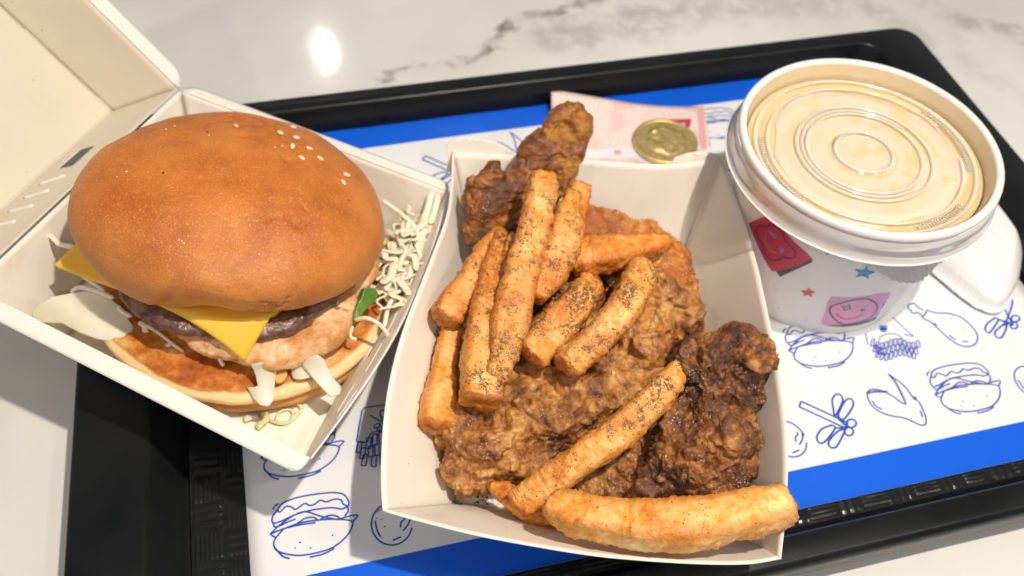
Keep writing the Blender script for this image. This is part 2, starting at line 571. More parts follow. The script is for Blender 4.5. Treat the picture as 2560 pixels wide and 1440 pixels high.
M['film'] = m_plain('soup_tinted_wall', (0.80, 0.65, 0.43), 0.3)
_b = NB('pale_foam')
_c = _b.ramp(_b.noise(30, 5, 0.6), [(0.3, (0.92, 0.79, 0.60)), (0.7, (0.95, 0.84, 0.68))])
M['foam'] = _b.done(_b.mix(_b.attr('wet'), _c, (0.95, 0.76, 0.44)), 0.35, _b.bump(_b.noise(80, 4), 0.03, 0.8))
M['white_plastic'] = m_plain('white_plastic', (0.84, 0.84, 0.85), 0.22, 0.5)
M['lid_white'] = m_plain('frosted_lid_plastic', (0.84, 0.82, 0.79), 0.24, 0.5)


def m_clear(name, base=0.10, tint=(1, 0.99, 0.97), white=0.0):
    b = NB(name)
    tr = b.n.new('ShaderNodeBsdfTransparent'); tr.inputs[0].default_value = (*tint, 1)
    gl = b.n.new('ShaderNodeBsdfGlossy'); gl.inputs['Roughness'].default_value = 0.12
    fr = b.n.new('ShaderNodeFresnel'); fr.inputs[0].default_value = 1.45
    nm = b.bump(b.noise(120, 4), 0.03, 0.6)
    b.L(nm, gl.inputs['Normal']); b.L(nm, fr.inputs['Normal'])
    mx = b.n.new('ShaderNodeMixShader'); b.L(b.math('ADD', fr.outputs[0], base * 0.3), mx.inputs[0]); b.L(tr.outputs[0], mx.inputs[1]); b.L(gl.outputs[0], mx.inputs[2])
    o = mx.outputs[0]
    if white:
        df = b.n.new('ShaderNodeBsdfDiffuse'); df.inputs[0].default_value = (0.85, 0.82, 0.8, 1)
        m2 = b.n.new('ShaderNodeMixShader'); m2.inputs[0].default_value = white; b.L(o, m2.inputs[1]); b.L(df.outputs[0], m2.inputs[2]); o = m2.outputs[0]
    b.L(o, b.out.inputs[0])
    return b.m


M['clear'] = m_clear('clear_lid_plastic')
M['ridge'] = m_clear('thick_lid_plastic', white=0.45)
M['skirt'] = m_clear('milky_lid_plastic', white=0.55)
M['coin'] = NB('brass')
_b = M['coin']
M['coin'] = _b.done(_b.ramp(_b.noise(300, 4), [(0.3, (0.66, 0.49, 0.17)), (0.7, (0.88, 0.70, 0.32))]), 0.42, _b.bump(_b.noise(500, 4), 0.01, 0.6), Metallic=0.8)


def m_note():
    b = NB('pink_banknote_paper')
    v = b.tc.outputs['Object']
    w = b.n.new('ShaderNodeTexWave'); b.L(v, w.inputs['Vector']); w.inputs['Scale'].default_value = 160; w.inputs['Distortion'].default_value = 9; w.inputs['Detail'].default_value = 3; w.inputs['Detail Scale'].default_value = 1.2
    n = b.noise(70, 5, 0.6)
    c = b.mix(b.math('MULTIPLY', w.outputs['Fac'], 0.35), (0.84, 0.72, 0.66), (0.80, 0.46, 0.46))
    c = b.mix(b.math('MULTIPLY', b.step(n, 0.5, 0.62), 0.45), c, (0.80, 0.40, 0.42))
    return b.done(c, 0.6)


M['note'] = m_note()
M['crimson'] = m_plain('crimson_print', (0.55, 0.04, 0.10), 0.5)
M['pinkish'] = m_plain('pink_print', (0.78, 0.42, 0.40), 0.5)

# ------------------------------------------------------------------ table top and tray
V = []; F = []


def slab_box(x0, x1, y0, y1, z0, z1, bev=0.3):
    pr = [(x0 + bev, y0 + bev, x1 - bev, y1 - bev, z1), (x0, y0, x1, y1, z1 - bev), (x0, y0, x1, y1, z0)]
    V = []
    for a, b_, c, d, z in pr: V += [(a, b_, z), (c, b_, z), (c, d, z), (a, d, z)]
    F = [(0, 1, 2, 3)]
    for k in (0, 4):
        for i in range(4):
            j = (i + 1) % 4
            F.append((k + j, k + i, k + 4 + i, k + 4 + j))
    F.append((11, 10, 9, 8))
    return np.array(V, float), F


V, F = slab_box(-75, 75, -35, 95, -3, 0)
o = obj('table_top', V, F, M['marble'], smooth=False, kind='structure', label='glossy white marble table top with soft grey veins')
o.location = (0, 0, 0); o.data.transform(Matrix.Translation((0, 30 * S, -3 * S)))
o['base'] = [0, 0, 0]

tray = thing('serving_tray', 'large black plastic serving tray with wide side rims lying on the marble table', 'tray', (9.8, 18.6, 0))


def rrect(x0, x1, y0, y1, r, z, n=8):
    P = []
    for cx, cy, a0 in ((x1 - r, y1 - r, 0), (x0 + r, y1 - r, 90), (x0 + r, y0 + r, 180), (x1 - r, y0 + r, 270)):
        for k in range(n + 1):
            a = math.radians(a0 + 90 * k / n)
            P.append((cx + r * math.cos(a), cy + r * math.sin(a), z))
    return P


rings = [  # x0,x1,y0,y1,r,z from the outer foot up over the rim and down to the floor
    (-8.55, 28.25, 7.15, 30.05, 1.6, 0.02), (-8.62, 28.32, 7.0, 30.15, 1.5, 0.9), (-8.85, 28.5, 6.88, 30.32, 1.0, 1.0), (-8.85, 28.5, 6.88, 30.32, 1.0, 1.82), (-8.78, 28.43, 6.95, 30.25, 1.0, 1.93), (-8.6, 28.3, 7.08, 30.12, 1.0, 2.0),
    (-6.75, 26.3, 7.65, 29.6, 0.9, 2.0), (-6.6, 26.15, 7.78, 29.46, 0.9, 1.96), (-6.5, 26.05, 7.86, 29.38, 0.9, 1.85), (-5.9, 26.02, 8.3, 29.52, 1.0, 0.52), (-5.75, 25.98, 8.45, 29.50, 1.0, 0.42)]
V = []
for r_ in rings: V += rrect(*r_)
nr = 36
F = []
for k in range(len(rings) - 1):
    for i in range(nr):
        j = (i + 1) % nr
        F.append((k * nr + i, k * nr + j, (k + 1) * nr + j, (k + 1) * nr + i))
F.append(tuple(range(nr))[::-1])
obj('rim', V, F, M['tray'], tray)
# tray floor with a basket relief, as real geometry on a fine grid
xs = np.arange(-5.72, 25.97, 0.055)
bandy = np.concatenate([np.arange(8.47, 10.2, 0.045), np.arange(10.2, 29.5, 0.6), [29.49]])
xs2 = np.concatenate([np.arange(-5.72, -3.9, 0.045), np.arange(-3.9, 25.95, 0.09), [25.97]])
ys2 = np.concatenate([np.arange(8.47, 9.3, 0.045), np.arange(9.3, 20, 0.09), np.arange(20, 29.4, 0.6), [29.49]])
X, Y = np.meshgrid(xs2, ys2, indexing='ij')
cell = 0.95
cx_ = np.floor(X / cell); cy_ = np.floor(Y / cell)
par = (cx_ + cy_) % 2
u = (X / cell) % 1; v = (Y / cell) % 1
jit = vnoise(np.stack([X.ravel() * 3, Y.ravel() * 3, 0 * X.ravel()], 1), 5).reshape(X.shape)
line = np.where(par > 0, np.sin(v * 2 * np.pi * 7 + jit * 2), np.sin(u * 2 * np.pi * 7 + jit * 2))
edge = np.minimum(np.minimum(u, 1 - u), np.minimum(v, 1 - v))
Z = 0.408 + 0.024 * line + 0.02 * (edge > 0.06) + 0.03 * (jit - 0.5)
bd = (X < -5.68) | (X > 25.9) | (Y < 8.5) | (Y > 29.4)
Z = np.where(bd, 0.42, Z)
Z = np.where(Y > 15, 0.42, Z)
obj('tray_floor', np.stack([X.ravel(), Y.ravel(), Z.ravel()], 1), grid_faces(X.shape[0], X.shape[1]), M['tray_floor'], tray)

# ------------------------------------------------------------------ placemat with its print
ZM = 0.50
pm = thing('paper_placemat', 'white paper placemat with bright blue borders and blue food line drawings lining the tray', 'placemat', (10.9, 19.2, 0.47))
xs = np.linspace(-4.03, 25.85, 60); ys = np.linspace(9.0, 29.45, 40)
X, Y = np.meshgrid(xs, ys, indexing='ij')
V, F = solidify(np.stack([X.ravel(), Y.ravel(), np.full(X.size, ZM)], 1), grid_faces(60, 40), 0.015)
obj('sheet', V, F, M['mat'], pm)
for y0, y1 in ((9.0, 10.30), (28.16, 29.45)):
    X, Y = np.meshgrid(np.linspace(-4.03, 25.85, 60), np.linspace(y0, y1, 5), indexing='ij')
    obj('blue_border', np.stack([X.ravel(), Y.ravel(), np.full(X.size, ZM + 0.004)], 1), grid_faces(60, 5), M['blue'], pm)


def ribbon(P, w, up=None, closed=False):
    """flat strip along a 3-D polyline lying in a plane with normal up"""
    P = np.asarray(P, float)
    T = np.gradient(P, axis=0)
    if closed: T[0] = T[-1] = P[1] - P[-2]
    T /= np.linalg.norm(T, axis=1, keepdims=True) + 1e-9
    U = np.array([0, 0, 1.0]) if up is None else up
    N = np.cross(U, T); N /= np.linalg.norm(N, axis=1, keepdims=True) + 1e-9
    w = np.asarray(w) * np.ones(len(P))
    V = np.empty((2 * len(P), 3)); V[0::2] = P + N * w[:, None] / 2; V[1::2] = P - N * w[:, None] / 2
    F = [(2 * i, 2 * i + 1, 2 * i + 3, 2 * i + 2) for i in range(len(P) - 1)]
    return V, F


def join(parts):
    V = []; F = []; k = 0
    for v, f in parts:
        V.append(v); F += [tuple(int(a) + k for a in q) for q in f]; k += len(v)
    return np.vstack(V), F


def stroke(pts, w=0.055, sharp=False, z=ZM + 0.008):
    P = np.array([(*p, z) for p in pts], float)
    if not sharp and len(P) > 2: P = catmull(P, 5 * (len(P) - 1) + 1)
    elif sharp and len(P) > 2:
        parts = [ribbon(P[i:i + 2], w) for i in range(len(P) - 1)]
        return join(parts)
    return ribbon(P, w)


def z6(pts): return [at(1860 + x / 2, 720 + y / 2, ZM)[:2] for x, y in pts]


def z7(pts): return [at(x / 2.3227, 820 + y / 2.3227, ZM)[:2] for x, y in pts]


def ell(cx, cy, rx, ry, a0=0, a1=360, n=20, rot=0):
    r_ = math.radians(rot)
    out = []
    for k in range(n + 1):
        a = math.radians(a0 + (a1 - a0) * k / n)
        x, y = rx * math.cos(a), ry * math.sin(a)
        out.append((cx + x * math.cos(r_) - y * math.sin(r_), cy + x * math.sin(r_) + y * math.cos(r_)))
    return out


BUR = [[(1000, 515), (985, 560), (1010, 595), (1060, 612), (1120, 618), (1180, 610), (1240, 590), (1275, 550), (1280, 510), (1265, 487), (1200, 480), (1130, 482), (1060, 492), (1000, 515)],
       [(935, 440), (945, 415), (990, 395), (1060, 382), (1130, 376), (1180, 384), (1215, 412), (1222, 430)],
       [(935, 440), (950, 450), (965, 428), (990, 432), (1010, 440), (1035, 418), (1060, 425), (1080, 420), (1095, 405), (1120, 412), (1150, 402), (1180, 405), (1195, 420), (1222, 430)],
       [(935, 440), (930, 470), (945, 492), (975, 485), (1010, 465), (1050, 450), (1100, 440), (1160, 435), (1200, 440), (1222, 430)],
       [(945, 492), (960, 508), (985, 500), (1000, 490), (1030, 478)], [(1222, 432), (1232, 450), (1228, 468)],
       [(955, 535), (985, 490), (1045, 450), (1130, 468), (1210, 482)], [(1210, 480), (1240, 470), (1280, 465), (1272, 492)], [(955, 535), (975, 545), (990, 548)], [(955, 535), (1000, 515), (1060, 500), (1120, 492)],
       [(1045, 495), (1070, 475), (1100, 472), (1130, 485)], [(1130, 482), (1160, 465), (1195, 468), (1215, 480)],
       [(1093, 566), (1099, 571)], [(1148, 588), (1154, 592)], [(1084, 588), (1088, 592)], [(1213, 540), (1219, 544)],
       [(1005, 590), (1050, 620), (1085, 630)], [(1165, 626), (1215, 614), (1250, 594)], [(915, 440), (918, 425), (928, 418)]]
BURW = [np.array(z6(p)) for p in BUR]
BC = np.array([(at(2426, 995, ZM)[:2])])


def drawing(name, strokes, w=0.055, shift=(0, 0), sharp=False, label=None):
    o = obj(name, *join([stroke(np.asarray(p) + np.array(shift), w, sharp) for p in strokes]), M['ink'], pm, smooth=False)
    if label: o['label'] = label


drawing('burger_drawing', BURW)
for tx, ty in ((2057, 885), (778, 1344), (749, 1153), (1790, 325)):
    drawing('burger_drawing', BURW, shift=at(tx, ty, ZM)[:2] - BC[0])
WING = [[(720, 430), (770, 465), (810, 500), (835, 535), (850, 555), (875, 570), (895, 610), (910, 650), (908, 680), (885, 685), (850, 670), (800, 650), (740, 640), (680, 620), (640, 590), (618, 550), (618, 520), (645, 508), (690, 515), (740, 540), (780, 568), (808, 580), (790, 540), (760, 480), (720, 430)],
        [(640, 565), (660, 592), (690, 607)], [(880, 612), (893, 645)], [(845, 545), (860, 548), (855, 560)], [(655, 545), (658, 547)], [(675, 538), (678, 540)], [(700, 548), (703, 550)], [(725, 556), (728, 558)], [(765, 572), (768, 574)], [(888, 655), (890, 657)]]
WINGW = [np.array(z6(p)) for p in WING]
hatch = [np.array(z6([(740 + 8 * k, 452 + 13 * k), (752 + 7 * k, 450 + 13 * k)])) for k in range(9)] + [np.array(z6([(622 + 9 * k, 520 - 2 * min(k, 3)), (624 + 9 * k, 531 - 2 * min(k, 3))])) for k in range(11)]
drawing('chicken_wing_drawing', WINGW + hatch)
drawing('chicken_wing_drawing', WINGW, shift=at(1275, 375, ZM)[:2] - at(2240, 1000, ZM)[:2])
ICON = [[(285, 568), (275, 595), (505, 700), (520, 675), (285, 568)]]
LOBE = [[(445, 600), (440, 560), (458, 535), (480, 535), (492, 555), (488, 580), (455, 640), (445, 600)], [(510, 560), (530, 555), (545, 570), (540, 600), (500, 655), (470, 640), (495, 580), (510, 560)],
        [(440, 685), (390, 705), (365, 740), (370, 770), (395, 775), (430, 740), (455, 700), (440, 685)], [(500, 705), (465, 720), (425, 765), (425, 790), (445, 800), (465, 790), (490, 745), (505, 710)],
        ell(537, 677, 24, 20), ell(525, 718, 22, 20), [(455, 640), (520, 700)], [(470, 640), (510, 690)], [(455, 700), (505, 700)]]
iw = [np.array(z6(p)) for p in LOBE]; ib = [np.array(z6(p)) for p in ICON]
for sh in ((0, 0), tuple(at(1150, 425, ZM)[:2] - at(2120, 1053, ZM)[:2])):
    o = obj('chopsticks_icon', *join([stroke(p + np.array(sh), 0.07) for p in iw] + [stroke(p + np.array(sh), 0.07, True) for p in ib]), M['ink'], pm, smooth=False)
I2 = [[(1340, 60), (1335, 100), (1300, 190)], [(1255, 150), (1215, 180), (1205, 210), (1225, 225), (1250, 195), (1270, 160), (1255, 150)], [(1300, 180), (1255, 220), (1260, 245), (1285, 250), (1305, 215), (1312, 185), (1300, 180)], ell(1355, 155, 20, 16), ell(1348, 190, 18, 16), [(1270, 160), (1330, 175)], [(1300, 105), (1345, 190)], [(1255, 150), (1340, 190)]]
drawing('chopsticks_icon', [np.array(z6(p)) for p in I2], 0.07)
DR = [[(895, 112), (875, 100), (862, 90), (852, 80), (835, 80), (822, 90), (820, 105), (835, 112), (835, 122), (850, 128), (865, 122), (880, 132), (895, 145)], [(915, 112), (905, 130), (892, 148), (905, 158), (925, 165), (950, 185), (990, 222), (1040, 265), (1090, 290), (1130, 292), (1160, 275), (1166, 235), (1130, 185), (1080, 145), (1020, 128), (960, 125), (915, 112)],
      [(1025, 235), (1045, 252), (1060, 258)], [(1090, 268), (1120, 270)], [(950, 175), (965, 190)], [(1100, 200), (1104, 202)], [(1120, 215), (1124, 217)], [(1085, 180), (1089, 182)], [(985, 150), (989, 152)], [(1005, 160), (1009, 162)], [(1030, 152), (1034, 154)]]
drawing('drumstick_drawing', [np.array(z6(p)) for p in DR])


def fries_strokes():
    st = [[(608, 225), (612, 250), (620, 285)], [(745, 148), (800, 200), (848, 242), (800, 232)]]
    R_ = random.Random(3)
    for row in range(3):
        for k in range(11 - row):
            x = 640 + row * 12 + k * 22; y = 268 + row * 28 + 14 * math.sin(k * 0.9) - abs(k - 5) * 2 - row * k * 0.5
            dx = (k - 5) * 1.6
            st.append([(x, y), (x + 14, y - 3), (x + 14 + dx, y + 32), (x + dx, y + 34), (x, y)])
    st.append(ell(735, 262, 60, 34, 180, 360, 12))
    st += [ell(685 + 6 * k, 200 + 8 * (k % 2), 6, 12, n=8) for k in range(5)]
    return st


FS = [np.array(z6(p)) for p in fries_strokes()]
drawing('fries_drawing', FS, 0.04, sharp=True)
E1 = [[(2255, 450), (2140, 462), (2105, 478), (2095, 520), (2070, 660)], [(2150, 510), (2250, 570)], [(2070, 660), (2130, 665), (2160, 610), (2250, 600)]]
E2 = [ell(2222, 500, 14, 22, n=10), ell(2238, 532, 22, 10, n=10), ell(2190, 570, 20, 10, n=10, rot=-35), ell(2205, 585, 18, 9, n=10, rot=-50)]
E3 = []
for k, (x, y, a) in enumerate([(2080, 665, 14), (2100, 700, 12), (2130, 640, 5), (2140, 690, 0), (2165, 620, 2), (2175, 680, -4), (2200, 610, -4), (2215, 670, -6), (2110, 740, 12), (2160, 745, 3), (2205, 735, -4), (2240, 640, -8)]):
    E3.append([(x, y), (x + 26, y - 4), (x + 26 - a, y + 62), (x - a, y + 60), (x, y)])
obj('fries_drawing', *join([stroke(z7(p), 0.05) for p in E1 + E2] + [stroke(z7(p), 0.05, True) for p in E3]), M['ink'], pm, smooth=False)
NUG = [ell(2275, 1140, 118, 122, 10, 350, 40), [(2178, 1120), (2190, 1175), (2210, 1215)], [(2280, 1235), (2330, 1215)], [(2340, 1180), (2372, 1140), (2385, 1095)], [(2325, 1160), (2330, 1130), (2350, 1110), (2352, 1090)], [(2185, 1105), (2188, 1108)], [(2212, 1112), (2215, 1115)], [(2232, 1152), (2238, 1158)], [(2218, 1222), (2221, 1225)]]
NW = [np.array(z7(p)) for p in NUG]
drawing('nugget_drawing', NW)
for tx, ty in ((1968, 1098), (2582, 957)):
    drawing('nugget_drawing', NW, shift=at(tx, ty, ZM)[:2] - at(979, 1311, ZM)[:2])
drawing('nugget_drawing', [np.array(z7([(2186 + 9 * k, 1062 + 20 * math.sin(k * 3) * 0 + 3 - 6 * k), (2194 + 9 * k, 1072 - 6 * k)])) for k in range(8)], 0.03)

# the paper is not perfectly flat: a slow ripple through the sheet and everything printed on it
for ch in pm.children:
    n_ = len(ch.data.vertices); co = np.empty(n_ * 3, np.float32); ch.data.vertices.foreach_get('co', co); co = co.reshape(-1, 3)
    q_ = co.astype(float) / S; q_[:, 2] = 0
    co[:, 2] += (0.055 * vnoise(q_ * 0.22 + 5, 77) + 0.02 * vnoise(q_ * 0.6, 78) - 0.02) * S
    ch.data.vertices.foreach_set('co', co.ravel()); ch.data.update()

# ------------------------------------------------------------------ burger carton (clamshell), leaning on the tray rim
RL, RF, RR, RB = at(-70, 718, 5.4), at(775, 1146, 4.2), at(1120, 478, 3.45), at(452, 226, 4.6)
bn = np.cross(RF - RL, RB - RL); bn /= np.linalg.norm(bn)
if bn[2] < 0: bn = -bn
bc = (RL + RF + RR + RB) / 4
DEPTH = 2.75; INS = 0.80


def inset(P, A, B, k=INS):
    a = (A - P) / np.linalg.norm(A - P); b = (B - P) / np.linalg.norm(B - P)
    return P + a * k + b * k


FL_, FF_, FR_, FB_ = [inset(P, A, B) - bn * DEPTH for P, A, B in ((RL, RF, RB), (RF, RL, RR), (RR, RF, RB), (RB, RR, RL))]
box = thing('burger_carton', 'white cardboard clamshell burger carton with its lid folded open, resting half over the tray rim', 'food box', (bc[0], bc[1], 0.5))


def zfl(x, y):
    """height of the inside floor of the burger carton"""
    return FF_[2] - (bn[0] * (x - FF_[0]) + bn[1] * (y - FF_[1])) / bn[2]


def panel(name, A, B, C, D, parent, m, bulge=0.0, outward=None, t=0.05, nu=40, nv=14, holes=None, wav=0.02):
    """card panel between floor edge A-B and rim edge D-C (A below D, B below C)"""
    s = np.linspace(0, 1, nu)[:, None, None]; q = np.linspace(0, 1, nv)[None, :, None]
    G = (1 - s) * (1 - q) * A + s * (1 - q) * B + s * q * C + (1 - s) * q * D
    if outward is not None:
        G = G + outward * bulge * np.sin(np.pi * s) * q ** 1.2
    V = G.reshape(-1, 3)
    nrm = np.cross(B - A, D - A); nrm /= np.linalg.norm(nrm)
    edge = (np.sin(np.pi * s) * np.sin(np.pi * q)).reshape(-1) ** 0.5
    V = V + nrm * ((fbm(V * 0.45, 3, 11) - 0.5) * 2 * wav * 3 * edge)[:, None]
    F = grid_faces(nu, nv, (lambda i, j: not holes(i / (nu - 1), j / (nv - 1))) if holes else None)
    V, F = solidify(V, F, t)
    return obj(name, V, F, m, parent)


cdir = lambda a, b: (b - a) / np.linalg.norm(b - a)
panel('box_floor', FL_, FF_, FR_, FB_, box, M['carton'], t=0.05)
oLF = cdir(RB, RL); oFR = cdir(RL, RF)
panel('side_wall', FF_, FL_, RL, RF, box, M['carton'], 0.0, oLF)
slots = lambda s, q: (0.40 < s < 0.60 and 0.42 < q < 0.50) or (0.24 < s < 0.34 and 0.68 < q < 0.76)
panel('side_wall', FR_, FF_, RF, RR, box, M['carton'], 0.62, oFR, nu=90, nv=26, holes=slots)
panel('side_wall', FB_, FR_, RR, RB, box, M['carton'], 0.0, -oLF)
panel('hinge_wall', FL_, FB_, RB, RL, box, M['carton'], 0.0, -oFR)
# embossed tab slits in the right wall
for s0, q0 in ((0.58, 0.74), (0.72, 0.6), (0.76, 0.86), (0.45, 0.72)):
    P = []
    for k in range(8):
        s = s0 + 0.015 * k; q = q0
        p = FR_ * (1 - s) * (1 - q) + FF_ * s * (1 - q) + RF * s * q + RR * (1 - s) * q
        P.append(p + oFR * 0.62 * math.sin(math.pi * s) * q ** 1.2 - oFR * 0.02 + bn * 0.02)
    V, F = ribbon(np.array(P), 0.06, up=-oFR * 0.8 + bn * 0.5)
    V, F = solidify(V, F, 0.02)
    obj('fold_slit', V, F, M['carton'], box)


def lip(A, B, out, w, drop, name='rim_flap', inset_=0.0, r=0.5):
    """folded rim strip, rounded at both ends"""
    n = 40; s = np.linspace(0, 1, n); L = np.linalg.norm(B - A)
    G = []
    for q in np.linspace(0, 1, 6):
        trim = np.maximum(0, r - np.sqrt(np.maximum(0, r * r - (r * q) ** 2)))
        ss = trim / L + s * (1 - 2 * trim / L)
        G.append(A + (B - A) * ss[:, None] + out * w * q - bn * drop * q + bn * 0.03)
    V = np.array(G).transpose(1, 0, 2).reshape(-1, 3)
    V, F = solidify(V, grid_faces(n, 6), 0.05)
    return obj(name, V, F, M['carton'], box)


lip(RL, RF, oLF, 0.50, 0.20, r=0.30)
lip(RB, RR, -oLF, 0.55, 0.12)

# lid
h_a = cdir(RB, RL); out0 = cdir(RR, RB)
th = math.radians(38)
upv = bn
ld = out0 * math.cos(th) + upv * math.sin(th)
ln = out0 * math.sin(th) - upv * math.cos(th)
LS = 11.2
Q0 = RB - h_a * 0.0 + out0 * 0.10 + bn * 0.02; Q1 = RL + out0 * 0.10 + bn * 0.02
Q2 = Q1 + ld * LS; Q3 = Q0 + ld * LS
li = 0.8
f0 = Q0 + h_a * li + ld * (li + 0.15) + ln * 2.75; f1 = Q1 - h_a * li + ld * (li + 0.15) + ln * 2.75; f2 = Q2 - h_a * li - ld * li + ln * 2.75; f3 = Q3 + h_a * li - ld * li + ln * 2.75
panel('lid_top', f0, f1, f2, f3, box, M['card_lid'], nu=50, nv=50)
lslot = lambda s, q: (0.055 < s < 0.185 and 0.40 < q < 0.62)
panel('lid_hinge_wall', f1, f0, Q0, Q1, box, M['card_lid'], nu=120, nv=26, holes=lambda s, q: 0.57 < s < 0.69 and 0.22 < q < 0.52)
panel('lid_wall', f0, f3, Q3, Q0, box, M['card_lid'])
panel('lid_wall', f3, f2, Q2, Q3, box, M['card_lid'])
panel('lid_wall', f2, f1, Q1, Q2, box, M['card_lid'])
for k, s in enumerate((0.48, 0.40, 0.32, 0.24)):
    A_ = f1 * (1 - s) * 0.75 + f0 * s * 0.75 + Q0 * s * 0.25 + Q1 * (1 - s) * 0.25
    B_ = f1 * (1 - s - 0.03) * 0.38 + f0 * (s + 0.03) * 0.38 + Q0 * (s + 0.03) * 0.62 + Q1 * (1 - s - 0.03) * 0.62
    nn = cdir(f0, Q0) * 0.2 + ld
    V, F = ribbon(np.array([A_ + (B_ - A_) * t + ld * 0.13 for t in np.linspace(0, 1, 8)]), 0.11, up=ld)
    V, F = solidify(V, F, 0.12)
    obj('embossed_rib', V, F, M['carton'], box)
# lip of the lid rim, rounded at the hinge end
n = 40; G = []
for q in np.linspace(0, 1, 6):
    trim = 0.75 - math.sqrt(max(0, 0.75 ** 2 - (0.75 * q) ** 2))
    s = np.linspace(0, 1, n)[:, None]
    G.append(Q0 + ld * (trim + (LS - trim) * s) - h_a * 0.62 * q - ln * 0.02)
V = np.array(G).transpose(1, 0, 2).reshape(-1, 3)
V, F = solidify(V, grid_faces(n, 6), 0.05)
obj('lid_rim_flap', V, F, M['carton'], box)
# creases of the lid (raised score lines)
for A_, B_ in ((f0, f3), (f0, f1)):
    T = cdir(A_, B_)
    V, F = ribbon(np.array([A_ + (B_ - A_) * t - ln * 0.05 for t in np.linspace(0, 1, 20)]), 0.10, up=-ln)
    V, F = solidify(V, F, 0.04)
    obj('score_line', V, F, M['carton'], box)

# ------------------------------------------------------------------ paper tray of the fries
ZR = 4.2; ZF = 0.62
gBL, gBR, gNL, gNR = at(1177, 617, ZF), at(1712, 633, ZF), at(1134, 1262, ZF), at(1838, 1335, ZF)
fc = (gBL + gBR + gNL + gNR) / 4
ft = thing('fries_tray', 'open cream cardboard food tray with flared sides holding fries and fried chicken', 'food tray', (fc[0], fc[1], 0.52))


def rimline(pts, z0, z1, n=44):
    P = catmull(np.array(pts, float), n)
    return np.array([at(x, y, z) for (x, y), z in zip(P, np.linspace(z0, z1, n))])


rimL = rimline([(1130, 379), (1128, 445), (1117, 533), (1087, 617), (1050, 712), (1008, 820), (975, 940), (957, 1060), (951, 1190), (955, 1278)], ZR, ZR)
rimR = rimline([(1800, 398), (1850, 520), (1890, 650), (1915, 760), (1940, 880), (1958, 985), (1968, 1080), (1970, 1180), (1964, 1290), (1953, 1398)], ZR, ZR)
rimB = rimline([(1130, 379), (1290, 388), (1437, 396), (1532, 404), (1660, 410), (1800, 398)], ZR, ZR)
rimN = rimline([(955, 1278), (1050, 1305), (1215, 1345), (1450, 1386), (1600, 1402), (1750, 1411), (1870, 1411), (1953, 1398)], ZR, ZR)


def wall(name, A, B, rim, t=0.05, nv=16, flip=False):
    n = len(rim)
    base_ = A + (B - A) * np.linspace(0, 1, n)[:, None]
    G = np.array([base_ + (rim - base_) * q for q in np.linspace(0, 1, nv)]).transpose(1, 0, 2)
    V = G.reshape(-1, 3)
    F = grid_faces(n, nv)
    if flip: F = F[:, ::-1]
    V, F = solidify(V, F, t)
    return obj(name, V, F, M['carton_in'], ft)


wall('side_wall', gBL, gNL, rimL, flip=False)
wall('side_wall', gBR, gNR, rimR, flip=True)
wall('back_wall', gBL, gBR, rimB, flip=True)
wall('front_wall', gNL, gNR, rimN, flip=False)
s = np.linspace(0, 1, 20)[:, None, None]; q = np.linspace(0, 1, 20)[None, :, None]
G = (1 - s) * (1 - q) * gNL + s * (1 - q) * gNR + s * q * gBR + (1 - s) * q * gBL
V, F = solidify(G.reshape(-1, 3), grid_faces(20, 20), 0.06)
obj('tray_base', V, F, M['carton_in'], ft)


def sheet_from(pts3, nrm, t, s=0.15, bend=None, noise_=0.0, seed=0):
    """flat or bent sheet with outline given as 3-D points near a plane with normal nrm"""
    P = np.asarray(pts3, float); c = P.mean(0)
    a = np.cross([0, 1, 0.1], nrm); a /= np.linalg.norm(a); b_ = np.cross(nrm, a)
    p2 = np.stack([(P - c) @ a, (P - c) @ b_], 1)
    v2, F, D = poly_grid(p2, s)
    # make sure the face normals look along nrm
    V = c + v2[:, :1] * a + v2[:, 1:] * b_
    h = np.zeros(len(V))
    if bend is not None: h = h + bend(v2)
    if noise_: h = h + (fbm(V * 0.9, 3, seed) - 0.5) * 2 * noise_
    V = V + h[:, None] * nrm
    if ((vnormals(V, F).mean(0)) @ nrm) < 0: F = F[:, ::-1]
    return (*solidify(V, F, t), D)


# corner tabs standing behind the back wall
for pts in ([(1117, 430), (1117, 362), (1137, 349), (1167, 344), (1200, 347), (1242, 356), (1290, 384), (1300, 420)],
            [(1672, 420), (1687, 394), (1712, 385), (1738, 380), (1790, 384), (1832, 398), (1842, 430)]):
    A_ = at(*pts[0], ZR); nn = np.array([0, -0.93, 0.36])
    P0 = at(1500, 396, ZR) + np.array([0, 0.10, 0])
    P0 = A_ + np.array([0, 0.10, 0])
    yd = rimB[-1] - rimB[0]; nn = np.cross(yd, [0, 0.42, 0.9]); nn /= np.linalg.norm(nn)
    if nn[1] > 0: nn = -nn
    P0 = rimB[0] + np.array([0, 0.07, 0.02])
    V, F, _ = sheet_from([at_plane(x, y, P0, nn) for x, y in pts], nn, 0.05, 0.12)
    obj('corner_tab', V, F, M['carton_in'], ft)
# folded gusset in the far right corner
V = np.array([at(1792, 392, ZR), at(1712, 633, ZF + 0.05), at(1822, 425, ZR - 0.2)])
G = np.array([[V[0] + (V[1] - V[0]) * k, V[2] + (V[1] - V[2]) * k] for k in np.linspace(0, 0.98, 20)]).reshape(-1, 3) + np.array([-0.06, -0.03, 0.05])
Vs, Fs = solidify(G, grid_faces(20, 2)[:, ::-1], 0.04)
obj('gusset_fold', Vs, Fs, M['carton_in'], ft)
